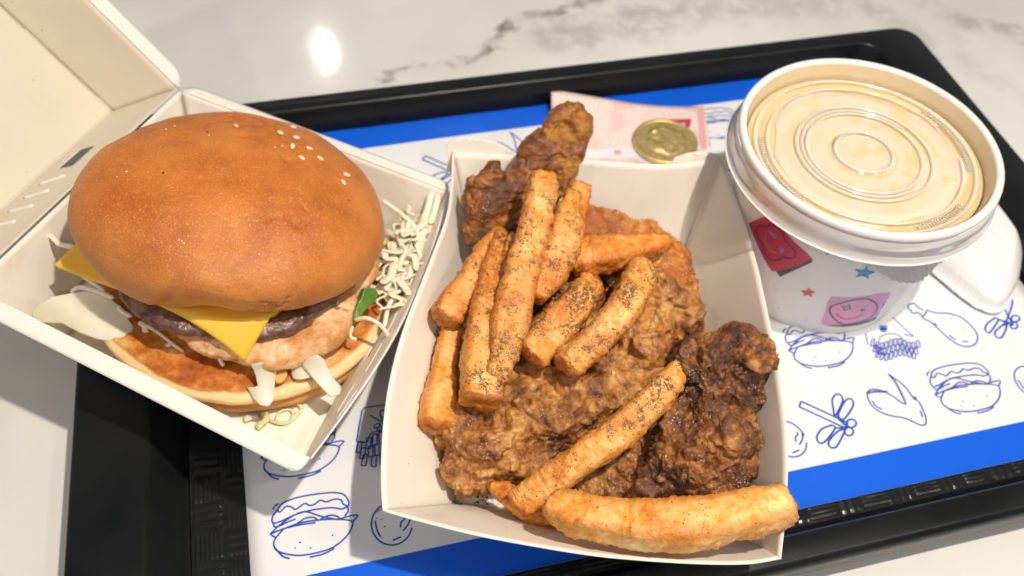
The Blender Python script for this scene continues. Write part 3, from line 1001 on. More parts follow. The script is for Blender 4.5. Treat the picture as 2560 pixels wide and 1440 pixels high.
# folded strip under the front rim and raised crease lines
P = rimN[:16] + np.array([0.0, 0.0, -0.03])
for name_, A_, B_ in (('score_line', gNL, gNR), ('score_line', gBL, gNL), ('score_line', gBR, gNR), ('score_line', gBL, gBR)):
    Q = np.array([A_ + (B_ - A_) * t + np.array([0, 0, 0.03]) for t in np.linspace(0.01, 0.99, 20)])
    V, F = ribbon(Q, 0.10)
    V, F = solidify(V, F, 0.03)
    obj(name_, V, F, M['carton_in'], ft)

# ------------------------------------------------------------------ cup
CX, CY = 17.95, 18.47; ZT = 7.0; RT = 4.40; RBASE = 3.42; ZB = 0.52
cup = thing('soup_cup', 'white paper cup of creamy soup with a flat clear lid and colourful sticker prints', 'cup', (CX, CY, ZB))


def cup_r(z): return RBASE + (4.13 - RBASE) * (z - ZB) / (6.7 - ZB)


prof = [(3.30, 0.30), (3.34, 0.02), (3.40, 0.0), (RBASE, 0.03)] + [(cup_r(z), z - ZB) for z in np.linspace(ZB + 0.1, 6.7, 30)] + [(4.26, 6.18), (4.30, 6.26), (4.26, 6.33), (4.18, 6.33), (4.14, 6.28), (4.10, 6.18)] + [(cup_r(z) - 0.06, z - ZB) for z in np.linspace(6.5, 5.2, 8)]
V, F = revolve(prof, (CX, CY, ZB), 128)
obj('cup_body', V, F, M['cup'], cup)
# soup surface
V, F = revolve([(0.0, 6.30), (2, 6.30), (3.9, 6.30), (3.98, 6.33)], (CX, CY, 0), 96)
obj('soup', V, F, M['soup'], cup)
V, F = revolve([(4.00, 6.25), (4.05, 6.6), (4.115, 6.93)], (CX, CY, 0), 128)
obj('soup_film', V, F[:, ::-1], M['film'], cup)
# foam patch sticking under the lid, wavy outline
ph = np.linspace(0, 2 * np.pi, 140, endpoint=False)
rr = 3.2 + 0.16 * np.sin(3 * ph + 1) + 0.05 * np.sin(7 * ph) + 1.3 * (fbm(np.stack([np.cos(ph) * 2, np.sin(ph) * 2, 0 * ph], 1), 3, 4) - 0.5)
v2, F, D = poly_grid(np.stack([rr * np.cos(ph), rr * np.sin(ph)], 1), 0.08)
V = np.column_stack([v2[:, 0] + CX, v2[:, 1] + CY, np.full(len(v2), 6.315)])
V[:, 2] += 0.03 * sst(0, 0.12, D) + 0.03 * (fbm(V * 1.2, 3, 8) - 0.5)
rad_ = np.hypot(v2[:, 0], v2[:, 1]); ang_ = np.arctan2(v2[:, 1], v2[:, 0])
wq = fbm(np.column_stack([v2 * 0.9, 0 * rad_]), 3, 12); wr_ = rad_ + 0.5 * (fbm(np.column_stack([v2 * 0.7, 0 * rad_ + 4]), 2, 13) - 0.5)
wet = np.clip(sum(k_ * np.exp(-((wr_ - r_) / w_) ** 2) for r_, w_, k_ in ((1.05, 0.12, 0.9), (2.15, 0.16, 1.0), (2.45, 0.10, 0.6), (0.3, 0.25, 0.5))) * sst(0.40, 0.56, wq) * 1.3 + sst(0.62, 0.70, fbm(np.column_stack([v2 * 1.8, 0 * rad_]), 3, 14)), 0, 1)
wet = np.concatenate([wet, wet])
V, F = solidify(V, F[:, ::-1] if (vnormals(V, F).mean(0))[2] < 0 else F, 0.05)
obj('foam_patch', V, F, M['foam'], cup, attrs={'wet': wet})
# lid: frosted rim bead, skirt, clear recessed disc with rings
bead = [(4.12, 6.72), (4.12, 6.88), (4.14, 6.96), (4.19, 7.01), (4.26, 7.03), (4.34, 7.01), (4.38, 6.96), (4.405, 6.88), (4.40, 6.80), (4.36, 6.76)]
V, F = revolve(bead, (CX, CY, 0), 160)
lid = obj('lid_rim', V, F, M['lid_white'], cup)
sk = [(4.40, 6.74), (4.43, 6.66), (4.47, 6.55), (4.49, 6.4), (4.48, 6.2), (4.51, 6.04), (4.57, 5.96), (4.60, 5.94)]
V, F = revolve(sk, (CX, CY, 0), 160)
obj('lid_skirt', V, F, M['skirt'], cup)
V, F = revolve([(4.59, 5.945), (4.635, 5.93), (4.65, 5.955), (4.63, 5.975), (4.59, 5.97)], (CX, CY, 0), 160)
obj('skirt_edge', V, F, M['lid_white'], cup)
rs = np.linspace(0, 4.08, 150)
zz = 6.42 + 0 * rs
for r0, w, h in ((0.95, 0.09, 0.045), (1.12, 0.07, -0.03), (1.90, 0.08, 0.035), (2.15, 0.08, 0.04), (2.9, 0.2, 0.03), (3.35, 0.08, 0.03), (3.75, 0.12, 0.05)):
    zz = zz + h * np.exp(-((rs - r0) / w) ** 2)
zz = zz + 0.06 * sst(3.9, 4.08, rs)
nph = 220
ph = np.linspace(0, 2 * np.pi, nph, endpoint=False)
R_, PH = np.meshgrid(rs, ph, indexing='ij')
Z_ = zz[:, None] + 0 * PH
X_ = CX + R_ * np.cos(PH); Y_ = CY + R_ * np.sin(PH)
Z_ = Z_ + 0.025 * (fbm(np.stack([X_.ravel(), Y_.ravel(), 0 * X_.ravel()], 1) * 1.3, 3, 3).reshape(X_.shape) - 0.5)
rib = 0.045 * np.sin(PH * 110) * ((R_ > 3.35) & (R_ < 3.65)) * (((PH > 2.7) & (PH < 3.6)) | ((PH > 5.9) | (PH < 0.4)) | ((PH > 4.9) & (PH < 5.4)))
Z_ = Z_ + rib
V = np.stack([X_.ravel(), Y_.ravel(), Z_.ravel()], 1)
F = []
for i in range(len(rs) - 1):
    a = i * nph + np.arange(nph); b_ = i * nph + (np.arange(nph) + 1) % nph
    F.append(np.stack([a, a + nph, b_ + nph, b_], 1))
obj('lid_top', V, np.vstack(F), M['clear'], cup)
# moulded ridges of the lid, slightly milky where the plastic is thicker
for r0, w_, a0_, a1_ in ((0.98, 0.05, 0, 6.283), (1.95, 0.05, 0, 6.283), (2.12, 0.04, 0.4, 5.2), (2.30, 0.05, 0, 6.283), (3.30, 0.04, 0.2, 6.0), (3.72, 0.05, 0, 6.283)):
    aa = np.linspace(a0_, a1_, 120)
    pr_ = [(-1.3, 0.0), (-0.8, 0.45), (0, 0.7), (0.8, 0.45), (1.3, 0.0)]
    V = np.array([(CX + (r0 + q_ * w_) * math.cos(a), CY + (r0 + q_ * w_) * math.sin(a), 6.455 + h_ * w_) for a in aa for q_, h_ in pr_])
    F = grid_faces(120, 5)
    if vnormals(V, F).mean(0)[2] < 0: F = F[:, ::-1]
    obj('lid_ridge', V, F, M['ridge'], cup)
ribs = []
for a0_, a1_ in ((2.75, 3.65), (5.85, 6.75), (4.75, 5.3)):
    for a in np.arange(a0_, a1_, 0.034):
        P = np.array([[CX + r * math.cos(a), CY + r * math.sin(a), 6.47] for r in (3.42, 3.52, 3.62)])
        V, F = ribbon(P, 0.045)
        ribs.append(solidify(V, np.array(F), 0.03))
V, F = join(ribs)
obj('lid_ribs', V, F, M['ridge'], cup, kind='stuff')
# diamond textured pull tab hanging below the skirt
tabpts = []
a0 = math.atan2(*(at(2290, 660, 5.7)[:2] - np.array([CX, CY]))[::-1])


def cone_pt(phi, z, off=0.0):
    r = cup_r(z) + off
    return np.array([CX + r * math.cos(phi), CY + r * math.sin(phi), z])


def cone_hit(px, py, off=0.0):
    """where the ray through a pixel meets the cup's side"""
    d = ROT @ np.array([px - 1280.0, 720.0 - py, -FPX]); d /= np.linalg.norm(d)
    lo = None
    for t in np.arange(20, 45, 0.05):
        p = CAM + d * t
        if math.hypot(p[0] - CX, p[1] - CY) < cup_r(p[2]) + off: return p
    return CAM + d * 34


def on_cup(pts, s, off, t=0.012):
    """print patch on the cup's side from a pixel outline, bent round the cone"""
    H = [cone_hit(x, y) for x, y in pts]
    rr_ = 3.8
    p2 = np.array([(math.atan2(p[1] - CY, p[0] - CX) * rr_, p[2]) for p in H])
    p2[:, 0] = np.where(p2[:, 0] > 0, p2[:, 0] - 2 * math.pi * rr_, p2[:, 0])
    v2, F, D = poly_grid(p2, s)
    V = np.array([cone_pt(u / rr_, z, off) for u, z in v2])
    c = V.mean(0); out = c - np.array([CX, CY, c[2]])
    if vnormals(V, F).mean(0) @ out < 0: F = F[:, ::-1]
    return V, F


def cup_line(pts, w, off, closed=False, smooth=True):
    H = np.array([cone_hit(x, y) for x, y in pts])
    if closed: H = np.vstack([H, H[0]])
    if smooth: H = catmull(H, 6 * len(H))
    ph_ = np.arctan2(H[:, 1] - CY, H[:, 0] - CX)
    H = np.array([cone_pt(a, z, off) for a, z in zip(ph_, H[:, 2])])
    T = np.gradient(H, axis=0); T /= np.linalg.norm(T, axis=1, keepdims=True) + 1e-9
    O = H - np.array([CX, CY, 0]); O[:, 2] = 0; O /= np.linalg.norm(O, axis=1, keepdims=True)
    N = np.cross(O, T)
    V = np.empty((2 * len(H), 3)); V[0::2] = H + N * w / 2; V[1::2] = H - N * w / 2
    return V, [(2 * i, 2 * i + 1, 2 * i + 3, 2 * i + 2) for i in range(len(H) - 1)]


def zc(p): return [(1860 + x / 3.789, 480 + y / 3.789) for x, y in p]


M['raspberry'] = m_plain('raspberry_print', (0.62, 0.03, 0.085), 0.4)
M['pink'] = m_plain('orchid_print', (0.74, 0.36, 0.56), 0.4)
M['p_orange'] = m_plain('orange_print', (0.85, 0.36, 0.05), 0.4)
M['p_blue'] = m_plain('sky_blue_print', (0.06, 0.30, 0.68), 0.4)
M['p_red'] = m_plain('coral_print', (0.78, 0.10, 0.05), 0.4)
M['p_grey'] = m_plain('charcoal_print', (0.07, 0.07, 0.08), 0.4)
M['p_violet'] = m_plain('violet_print', (0.13, 0.03, 0.17), 0.4)
M['p_olive'] = m_plain('olive_print', (0.35, 0.25, 0.09), 0.4)
M['p_green'] = m_plain('green_print', (0.35, 0.55, 0.38), 0.4)


def patch(name, pts, m, s=0.05, off=0.010, label=None):
    V, F = on_cup(pts, s, off)
    o = obj(name, V, F, m, cup)
    if label: o['label'] = label
    return o


patch('printed_shadow', zc([(70, 310), (345, 800), (650, 660), (640, 630), (300, 740)]), M['p_grey'], 0.05, 0.006)
patch('square_print', zc([(50, 295), (100, 270), (160, 245), (235, 225), (330, 265), (400, 380), (480, 470), (560, 545), (600, 580), (655, 640), (600, 650), (480, 700), (330, 745), (270, 745), (210, 660), (130, 500)]), M['raspberry'], label='raspberry red square with a blue flower shaped smiley')
for nm_, pts, w, mm, cl in (('smiley_outline', [(215, 330), (260, 308), (320, 330), (370, 380), (400, 460), (470, 540), (490, 590), (470, 620), (430, 625), (380, 610), (330, 640), (270, 640), (215, 600), (190, 550), (180, 490), (140, 430), (120, 370), (135, 325), (175, 318)], 0.07, 'p_violet', True),
                            ('smiley_mouth', [(222, 385), (205, 440), (225, 510), (270, 555), (318, 575)], 0.06, 'p_olive', False)):
    V, F = cup_line(zc(pts), w, 0.016, cl)
    obj(nm_, V, F, M[mm], cup)
patch('smiley_eye', zc([(232, 362), (300, 395), (320, 440), (285, 430), (270, 405)]), M['p_blue'], 0.03, 0.016)
patch('smiley_eye', zc([(345, 495), (365, 535), (392, 545), (365, 560), (355, 590), (348, 545)]), M['p_blue'], 0.03, 0.016)


def star_pts(cx, cy, rx, ry, rot=-90, k=0.45):
    return [(cx + (rx if i % 2 == 0 else rx * k) * math.cos(math.radians(rot + 36 * i)), cy + (ry if i % 2 == 0 else ry * k) * math.sin(math.radians(rot + 36 * i))) for i in range(10)]


for cx_, cy_, rx, ry, mm, rot in ((842, 545, 92, 62, 'p_orange', -80), (1140, 755, 105, 62, 'p_blue', -75), (610, 945, 72, 45, 'p_red', -85)):
    patch('star_print', zc(star_pts(cx_ - 4, cy_ + 7, rx, ry, rot)), M['p_grey'], 0.03, 0.006)
    patch('star_print', zc(star_pts(cx_, cy_, rx, ry, rot)), M[mm], 0.03, 0.012)
patch('printed_shadow', zc([(745, 1255), (900, 1275), (1100, 1255), (1240, 1205), (1290, 1120), (1345, 1030), (1310, 1030), (1240, 1170), (1000, 1245)]), M['p_grey'], 0.05, 0.006)
patch('square_print', zc([(830, 985), (960, 1000), (1150, 985), (1260, 965), (1385, 945), (1375, 990), (1320, 1050), (1290, 1120), (1240, 1185), (1100, 1225), (900, 1255), (740, 1250), (730, 1220), (770, 1130), (790, 1040)]), M['pink'], label='orchid pink square with a violet smiley')
V, F = cup_line(zc([(810, 1100), (840, 1070), (930, 1045), (1030, 1020), (1150, 1005), (1220, 1030), (1258, 1070), (1250, 1120), (1180, 1190), (1050, 1235), (930, 1245), (860, 1200), (820, 1150)]), 0.06, 0.016, True)
obj('smiley_outline', V, F, M['p_violet'], cup)
V, F = cup_line(zc([(875, 1145), (920, 1185), (1000, 1198), (1070, 1180), (1115, 1155)]), 0.07, 0.016)
obj('smiley_mouth', V, F, M['p_red'], cup)
V, F = cup_line(zc([(925, 1080), (965, 1080), (1000, 1060), (995, 1085), (1015, 1105), (985, 1100), (945, 1120), (950, 1095)]), 0.045, 0.016, True, False)
obj('smiley_eye', V, F, M['p_grey'], cup)
patch('smiley_eye', zc([(1095, 1095), (1115, 1110), (1145, 1100), (1140, 1115), (1110, 1125)]), M['p_violet'], 0.03, 0.016)
patch('leaf_print', zc([(1530, 960), (1610, 900), (1600, 940), (1560, 985), (1515, 995)]), M['p_green'], 0.03)
# the pull tab
tp = zc([(1150, 630), (1230, 660), (1260, 700), (1320, 735), (1370, 775), (1440, 800), (1560, 815), (1640, 795), (1690, 745), (1740, 700), (1770, 650), (1850, 600), (1600, 560), (1300, 580)])
V, F = on_cup(tp, 0.04, 0.22)
u_ = np.arctan2(V[:, 1] - CY, V[:, 0] - CX) * 4
bumpy = 0.05 * np.maximum(0, np.cos(u_ * 2 * np.pi / 0.22) * np.cos((V[:, 2] + 0.0) * 2 * np.pi / 0.30))
O = V - np.array([CX, CY, 0]); O[:, 2] = 0; O /= np.linalg.norm(O, axis=1, keepdims=True)
V = V + O * bumpy[:, None]
V, F = solidify(V, F, 0.03)
obj('pull_tab', V, F, M['skirt'], cup)

# ------------------------------------------------------------------ spoon
sp = thing('soup_spoon', 'white plastic soup spoon lying face down behind the cup on the tray', 'spoon', (24.9, 16.9, 0.5))
out_px = [(2318, 668), (2352, 705), (2400, 745), (2445, 775), (2490, 787), (2520, 765), (2540, 720), (2548, 650), (2545, 590), (2530, 545), (2508, 508), (2440, 470), (2380, 500), (2320, 590)]
zz_ = ZM + 0.10
P2 = catmull(np.array([at(x, y, zz_)[:2] for x, y in out_px]), 90, True)
v2, F, D = poly_grid(P2, 0.06)
h = D * (2 * D.max() - D)
c2 = at(2466, 602, ZM + 1.3)[:2]
dd = np.hypot(v2[:, 0] - c2[0], v2[:, 1] - c2[1])
for _ in range(260):
    A = np.zeros(len(h)); C_ = np.zeros(len(h))
    for i in range(4):
        for j in (1, 3):
            np.add.at(A, F[:, i], h[F[:, (i + j) % 4]]); np.add.at(C_, F[:, i], 1)
    h = np.where(D > 1e-6, A / C_ + 0.0036, 0)
h = 1.5 * np.sqrt(np.maximum(h, 0) / h.max()) * sst(0.0, 0.16, D) ** 0.5
h = np.where(D < 0.16, np.minimum(h, 0.10), h - 0.10)
h = np.maximum(h, 0.04)
h = np.where(h > 1.1, 1.1 + (h - 1.1) * 0.25, h)
h = h + 0.05 * np.exp(-(dd / 0.09) ** 2) - 0.04 * np.exp(-((dd - 0.72) / 0.09) ** 2)
V = np.column_stack([v2, zz_ + h + 0.03])
if vnormals(V, F).mean(0)[2] < 0: F = F[:, ::-1]
V, F = solidify(V, F, 0.07)
obj('bowl', V, F, M['white_plastic'], sp)
hp = catmull(np.array([(26.6, 19.2, 1.0), (26.2, 21.5, 1.6), (24.6, 23.8, 1.9), (22.6, 25.4, 2.0)]), 24)
V, F = ribbon(hp, np.linspace(1.5, 1.1, 24))
V, F = solidify(V, F[::-1], 0.09)
obj('handle', V, F, M['white_plastic'], sp)

# ------------------------------------------------------------------ banknote and coin
nx = np.linspace(0, 1, 40); ny = np.linspace(0, 1, 60)
TL = at(1378, 225, 1.25); TRp = at(1757, 266, 0.62)
ex = TRp - TL; Wn = np.linalg.norm(ex); ex2 = np.array([ex[0], ex[1], 0]); ex2 /= np.linalg.norm(ex2)
eyn = np.array([ex2[1], -ex2[0], 0])
if eyn[1] > 0: eyn = -eyn
Vn = []
for a in nx:
    for c in ny:
        p = np.array([TL[0], TL[1], 0]) + ex2 * a * 7.0 + eyn * c * 14.0
        z = ZM + 0.02 + 0.72 * (1 - a) ** 2.2 * max(0, 1 - c * 4.6) ** 1.3 + 0.05 * max(0, 1 - c * 5) * (1 + math.sin(a * 7))
        Vn.append((p[0], p[1], z))
V, F = solidify(np.array(Vn), grid_faces(40, 60)[:, ::-1] if vnormals(np.array(Vn), grid_faces(40, 60)).mean(0)[2] < 0 else grid_faces(40, 60), 0.012)
note = thing('banknote', 'pink paper banknote lying on the placemat behind the fries with a curled corner', 'banknote', (TL[0] + 3, TL[1] - 5, ZM))
obj('note_paper', V, F, M['note'], note)


def note_patch(name, pts, m, dz=0.012):
    poly = np.array([at(x, y, ZM + 0.06)[:2] for x, y in pts])
    v2, F, D = poly_grid(poly, 0.08)
    V = []
    for x, y in v2:
        d = np.array([x - TL[0], y - TL[1]]); a = np.clip(d @ ex2[:2] / 7.0, 0, 1); c = np.clip(d @ eyn[:2] / 14.0, 0, 1)
        V.append((x, y, ZM + 0.02 + 0.72 * (1 - a) ** 2.2 * max(0, 1 - c * 4.6) ** 1.3 + 0.05 * max(0, 1 - c * 5) * (1 + math.sin(a * 7)) + dz))
    V = np.array(V)
    if vnormals(V, F).mean(0)[2] < 0: F = F[:, ::-1]
    obj(name, V, F, m, note)


note_patch('printed_band', [(1742, 268), (1757, 268), (1768, 372), (1752, 372)], M['pinkish'])
note_patch('printed_bar', [(1668, 299), (1727, 297), (1728, 306), (1724, 318), (1712, 318), (1714, 307), (1670, 306)], M['crimson'])
note_patch('printed_seal', [(1535, 374), (1552, 374), (1553, 384), (1536, 384)], M['pinkish'])
for x0 in (1480, 1510, 1462):
    note_patch('printed_patch', [(x0, 300 + (x0 % 7) * 6), (x0 + 24, 302 + (x0 % 7) * 6), (x0 + 22, 330 + (x0 % 7) * 5), (x0 - 2, 328 + (x0 % 7) * 5)], M['note'], 0.014)
c0 = at(1665, 349, ZM + 0.32)
prof = [(0, 0.20), (1.20, 0.20), (1.24, 0.235), (1.36, 0.235), (1.40, 0.20), (1.40, 0.03), (1.37, 0.0), (0, 0.0)]
nph = 72; rs = np.linspace(0, 1.24, 40)
top = []
for r in rs:
    for k in range(nph):
        a = 2 * math.pi * k / nph
        x, y = r * math.cos(a), r * math.sin(a)
        h = 0.0
        if r < 1.0: h += 0.12 * fbm(np.array([[x * 3, y * 3, 1.0]]), 2, 9)[0] * sst(1.0, 0.7, np.array([r]))[0] * 1.6
        if 0.98 < r < 1.16: h += 0.03 * (math.sin(a * 22) > 0.1)
        top.append((c0[0] + x, c0[1] + y, ZM + 0.06 + 0.20 + h))
for r, z in [(1.28, 0.245), (1.36, 0.245), (1.41, 0.20), (1.41, 0.03), (1.37, 0.0), (0.6, 0.0), (0.0, 0.0)]:
    for k in range(nph):
        a = 2 * math.pi * k / nph
        top.append((c0[0] + r * math.cos(a), c0[1] + r * math.sin(a), ZM + 0.06 + z))
nrg = len(top) // nph
F = []
for i in range(nrg - 1):
    a = i * nph + np.arange(nph); b_ = i * nph + (np.arange(nph) + 1) % nph
    F.append(np.stack([a, a + nph, b_ + nph, b_], 1))
tp_ = np.array(top)
obj('coin', tp_, np.vstack(F), M['coin'], label='gold coloured metal coin lying on the pink banknote', cat='coin')

# ------------------------------------------------------------------ hamburger
BX, BY = -3.1, 20.1
bg = thing('hamburger', 'hamburger with brown bun, cheese, beef and chicken on a toasted half bun', 'burger', (BX, BY, 1.3))
TX = bn[0] / bn[2]; TY = bn[1] / bn[2]


def tilt(V, cx=BX, cy=BY, k=1.0):
    V = np.array(V, float)
    V[:, 2] -= k * (TX * (V[:, 0] - cx) + TY * (V[:, 1] - cy))
    return V


# bottom half bun: skin below, pale crumb edge, toasted face
prof = [(0, 1.62, 0), (2.8, 1.60, 0), (3.9, 1.64, 0), (4.5, 1.78, 0), (4.78, 1.98, 0), (4.80, 2.18, 0), (4.72, 2.33, 0), (4.66, 2.40, 0.1), (4.72, 2.46, 0.4), (4.86, 2.54, 0.9), (4.92, 2.66, 1.0), (4.88, 2.80, 1.05), (4.76, 2.88, 1.25), (4.60, 2.91, 1.6), (4.3, 2.93, 2)] + [(r, 2.93, 2) for r in np.linspace(4.1, 0, 22)]
pr = np.array(prof); tt = np.linspace(0, 1, len(pr)); t2 = np.linspace(0, 1, 150)
pr = np.stack([np.interp(t2, tt, pr[:, i]) for i in range(3)], 1)
n = 220
ph = np.linspace(0, 2 * np.pi, n, endpoint=False)
P_, R2 = np.meshgrid(ph, pr[:, 0], indexing='ij')
V = np.stack([BX + R2 * np.cos(P_), BY + R2 * np.sin(P_), np.broadcast_to(pr[:, 1], R2.shape)], -1).reshape(-1, 3)
kk = np.broadcast_to(pr[:, 2], R2.shape).reshape(-1).copy()
w = (fbm(V * 0.55, 3, 21) - 0.5)
rad = V[:, :2] - [BX, BY]
V[:, :2] += rad * (w * 0.06)[:, None]
V[:, 2] += (fbm(V * 0.8, 3, 23) - 0.5) * 0.20 + (fbm(V * 4, 3, 24) - 0.5) * 0.07 * (kk > 0.8)
V = tilt(V)
F = grid_faces(n, 150, wrapu=True)
obj('bottom_bun', V, F, M['heel'], bg, attrs={'kind_': kk})


def remesh(V, F, vox):
    me = bpy.data.meshes.new('t'); me.from_pydata([tuple(v) for v in V], [], [tuple(int(i) for i in f) for f in F]); me.update()
    o = bpy.data.objects.new('t', me); COL.objects.link(o)
    md = o.modifiers.new('r', 'REMESH'); md.mode = 'VOXEL'; md.voxel_size = vox
    dg = bpy.context.evaluated_depsgraph_get()
    e = o.evaluated_get(dg); m2 = e.to_mesh()
    n = len(m2.vertices); v = np.empty(n * 3, np.float32); m2.vertices.foreach_get('co', v)
    f = np.empty(len(m2.polygons) * 4, np.int32); m2.polygons.foreach_get('vertices', f)
    e.to_mesh_clear(); bpy.data.objects.remove(o); bpy.data.meshes.remove(me)
    return v.reshape(-1, 3).astype(float), f.reshape(-1, 4).astype(np.int64)


def smooth_mesh(V, F, it=2):
    for _ in range(it):
        A = np.zeros_like(V); C_ = np.zeros(len(V))
        for i in range(4):
            for j in (1, 3):
                np.add.at(A, F[:, i], V[F[:, (i + j) % 4]]); np.add.at(C_, F[:, i], 1)
        V = 0.5 * V + 0.5 * A / C_[:, None]
    return V


def lump(px, z0, nrm, T, Dm=1.0, up=0.6, s=0.10, jitter=0.05, vox=0.06, seed=0, warp=0.35, px_c=None, slab=0.0):
    """closed pillow-shaped solid whose outline in its own plane is given; returns V,F (remeshed)"""
    nrm = np.array(nrm, float); nrm /= np.linalg.norm(nrm)
    px = np.array(px, float); c_ = px.mean(0) if px_c is None else px_c
    P0 = at(c_[0], c_[1], z0)
    P = np.array([at_plane(x, y, P0, nrm) for x, y in px])
    a = np.cross([0, 1, 0.1], nrm); a /= np.linalg.norm(a); b_ = np.cross(nrm, a)
    p2 = np.stack([(P - P0) @ a, (P - P0) @ b_], 1)
    p2 = catmull(p2, max(60, 7 * len(p2)), True)
    q2 = catmull(p2, 4 * len(p2), True)
    p2 = q2 + (np.stack([fbm(np.column_stack([q2 * 2.6, 0 * q2[:, 0]]), 4, seed, 0.7), fbm(np.column_stack([q2 * 2.6, 0 * q2[:, 0] + 9]), 4, seed, 0.7)], 1) - 0.5) * 2 * jitter * 2.6
    v2, F, D = poly_grid(p2, s)
    W3 = np.column_stack([v2, 0 * v2[:, 0]])
    h = T * (slab + (1 - slab) * np.sqrt(np.clip(1 - (1 - np.minimum(D / Dm, 1)) ** 2, 0, 1))) * (1 - warp + 2 * warp * fbm(W3 * 0.8, 3, seed + 5))
    base_ = P0 + v2[:, :1] * a + v2[:, 1:] * b_
    n = len(v2)
    inner = D > 1e-6
    top = base_ + nrm * (h * up)[:, None]; bot = base_ - nrm * (h * (1 - up))[:, None]
    mp = np.where(inner, np.arange(n) + n, np.arange(n))
    if vnormals(base_, F).mean(0) @ nrm < 0: F = F[:, ::-1]
    V = np.vstack([top, bot])
    Fb = mp[F][:, ::-1]
    V, F = remesh(V, np.vstack([F, Fb]), vox)
    return V, F


def crusty(V, F, amp=1.0, seed=0, flake=1.0):
    V = smooth_mesh(V, F, 2)
    N = vnormals(V, F)
    d = 0.42 * (fbm(V * 0.8, 2, seed) - 0.5) + 0.20 * (fbm(V * 2.0, 3, seed + 1) - 0.5)
    rg = 1 - np.abs(2 * fbm(V * 1.7, 3, seed + 2) - 1) * 3
    d += 0.09 * flake * np.clip(rg, 0, 1)
    ld_ = fbm(V * np.array([1.1, 1.1, 2.2]), 3, seed + 3)
    d += 0.17 * flake * sst(0.50, 0.525, ld_) + 0.10 * flake * sst(0.60, 0.62, ld_) - 0.14 * flake * (1 - sst(0.37, 0.42, ld_))
    d += 0.17 * (fbm(V * 7, 4, seed + 4, 0.6) - 0.5) * (0.4 + 1.2 * sst(0.4, 0.6, fbm(V * 1.3, 2, seed + 6)))
    rg2 = np.abs(2 * fbm(V * 4.2, 2, seed + 9) - 1)
    d -= 0.05 * np.clip(1 - rg2 * 6, 0, 1)
    return V + N * (d * amp)[:, None]


# chicken fillet and beef patty
def meat(name, px, z0, nrm, T, m, seed, Dm=0.5, amp=0.35, flake=0.4, parent=None, up=0.5, vox=0.07, **kw):
    V, F = lump(px, z0, nrm, T, Dm=Dm, up=up, seed=seed, vox=vox, warp=0.15)
    V = crusty(V, F, amp, seed, flake)
    return obj(name, V, F, m, parent, **kw)


nb = bn
meat('chicken_fillet', [(395, 775), (420, 810), (460, 850), (520, 882), (600, 905), (655, 918), (700, 922), (760, 903), (830, 868), (868, 838), (892, 790), (898, 745), (925, 705), (948, 660), (930, 560), (800, 470), (560, 470), (400, 600), (360, 700)], 3.60, nb, 0.80, M['thigh'], 31, amp=0.30, flake=0.6, parent=bg)


def disc_px(c, r, z, k=40, wob=0.05, seed=0):
    out = []
    for i in range(k):
        a = 2 * math.pi * i / k
        rr = r * (1 + wob * math.sin(2 * a + seed) + wob * 0.6 * math.sin(5 * a + seed * 2))
        p = np.array([c[0] + rr * math.cos(a), c[1] + rr * math.sin(a), z - TX * rr * math.cos(a) - TY * rr * math.sin(a)])
        v = ROT.T @ (p - CAM)
        out.append((1280 + FPX * v[0] / -v[2], 720 - FPX * v[1] / -v[2]))
    return out


meat('beef_patty', disc_px((-2.95, 19.95), 3.75, 4.36, seed=1.0), 4.36, nb, 0.55, M['beef'], 41, amp=0.22, flake=0.5, parent=bg)


# cheese slice with drooping corners
def tiltz(p, z): return z - TX * (p[0] - BX) - TY * (p[1] - BY)


cF, cL = at(612, 905, 3.95), at(135, 660, 4.85)
mid = (cF + cL) / 2; hv = (cF - cL) / 2
perp = np.array([-hv[1], hv[0], 0]);
if perp[1] < 0: perp = -perp
side_ = np.linalg.norm((cF - cL)[:2])
perp = np.array([math.cos(math.radians(43)), math.sin(math.radians(43)), 0]) * side_
cR = cF + perp; cB = cL + perp
ccs = (cF + cL + cR + cB) / 4
nu = 70
V = []
for i in range(nu):
    for j in range(nu):
        u, v = i / (nu - 1), j / (nu - 1)
        p = cF * (1 - u) * (1 - v) + cL * u * (1 - v) + cB * u * v + cR * (1 - u) * v
        p = p + np.array([0, 0, 0]); d = math.hypot(p[0] + 2.95, p[1] - 19.95); dc = (1 - u) * math.hypot(cF[0] + 2.95, cF[1] - 19.95) + u * math.hypot(cL[0] + 2.95, cL[1] - 19.95)
        need = (1 - u) * (tiltz(cF, 4.93) - cF[2]) + u * (tiltz(cL, 4.93) - cL[2]); z = tiltz(p, 4.93) - need * min(1.15, max(0.0, (d - 3.2) / (dc - 3.2)))
        V.append((p[0], p[1], z + 0.03 * math.sin(p[0] * 1.7) * math.cos(p[1] * 1.3)))
V = np.array(V)
F = grid_faces(nu, nu)
if vnormals(V, F).mean(0)[2] < 0: F = F[:, ::-1]
# keep the front and left corners where the rays put them
ch = V.copy()
V2, F2 = solidify(ch, F, 0.22)
obj('cheese_slice', V2, F2, M['cheese'], bg)

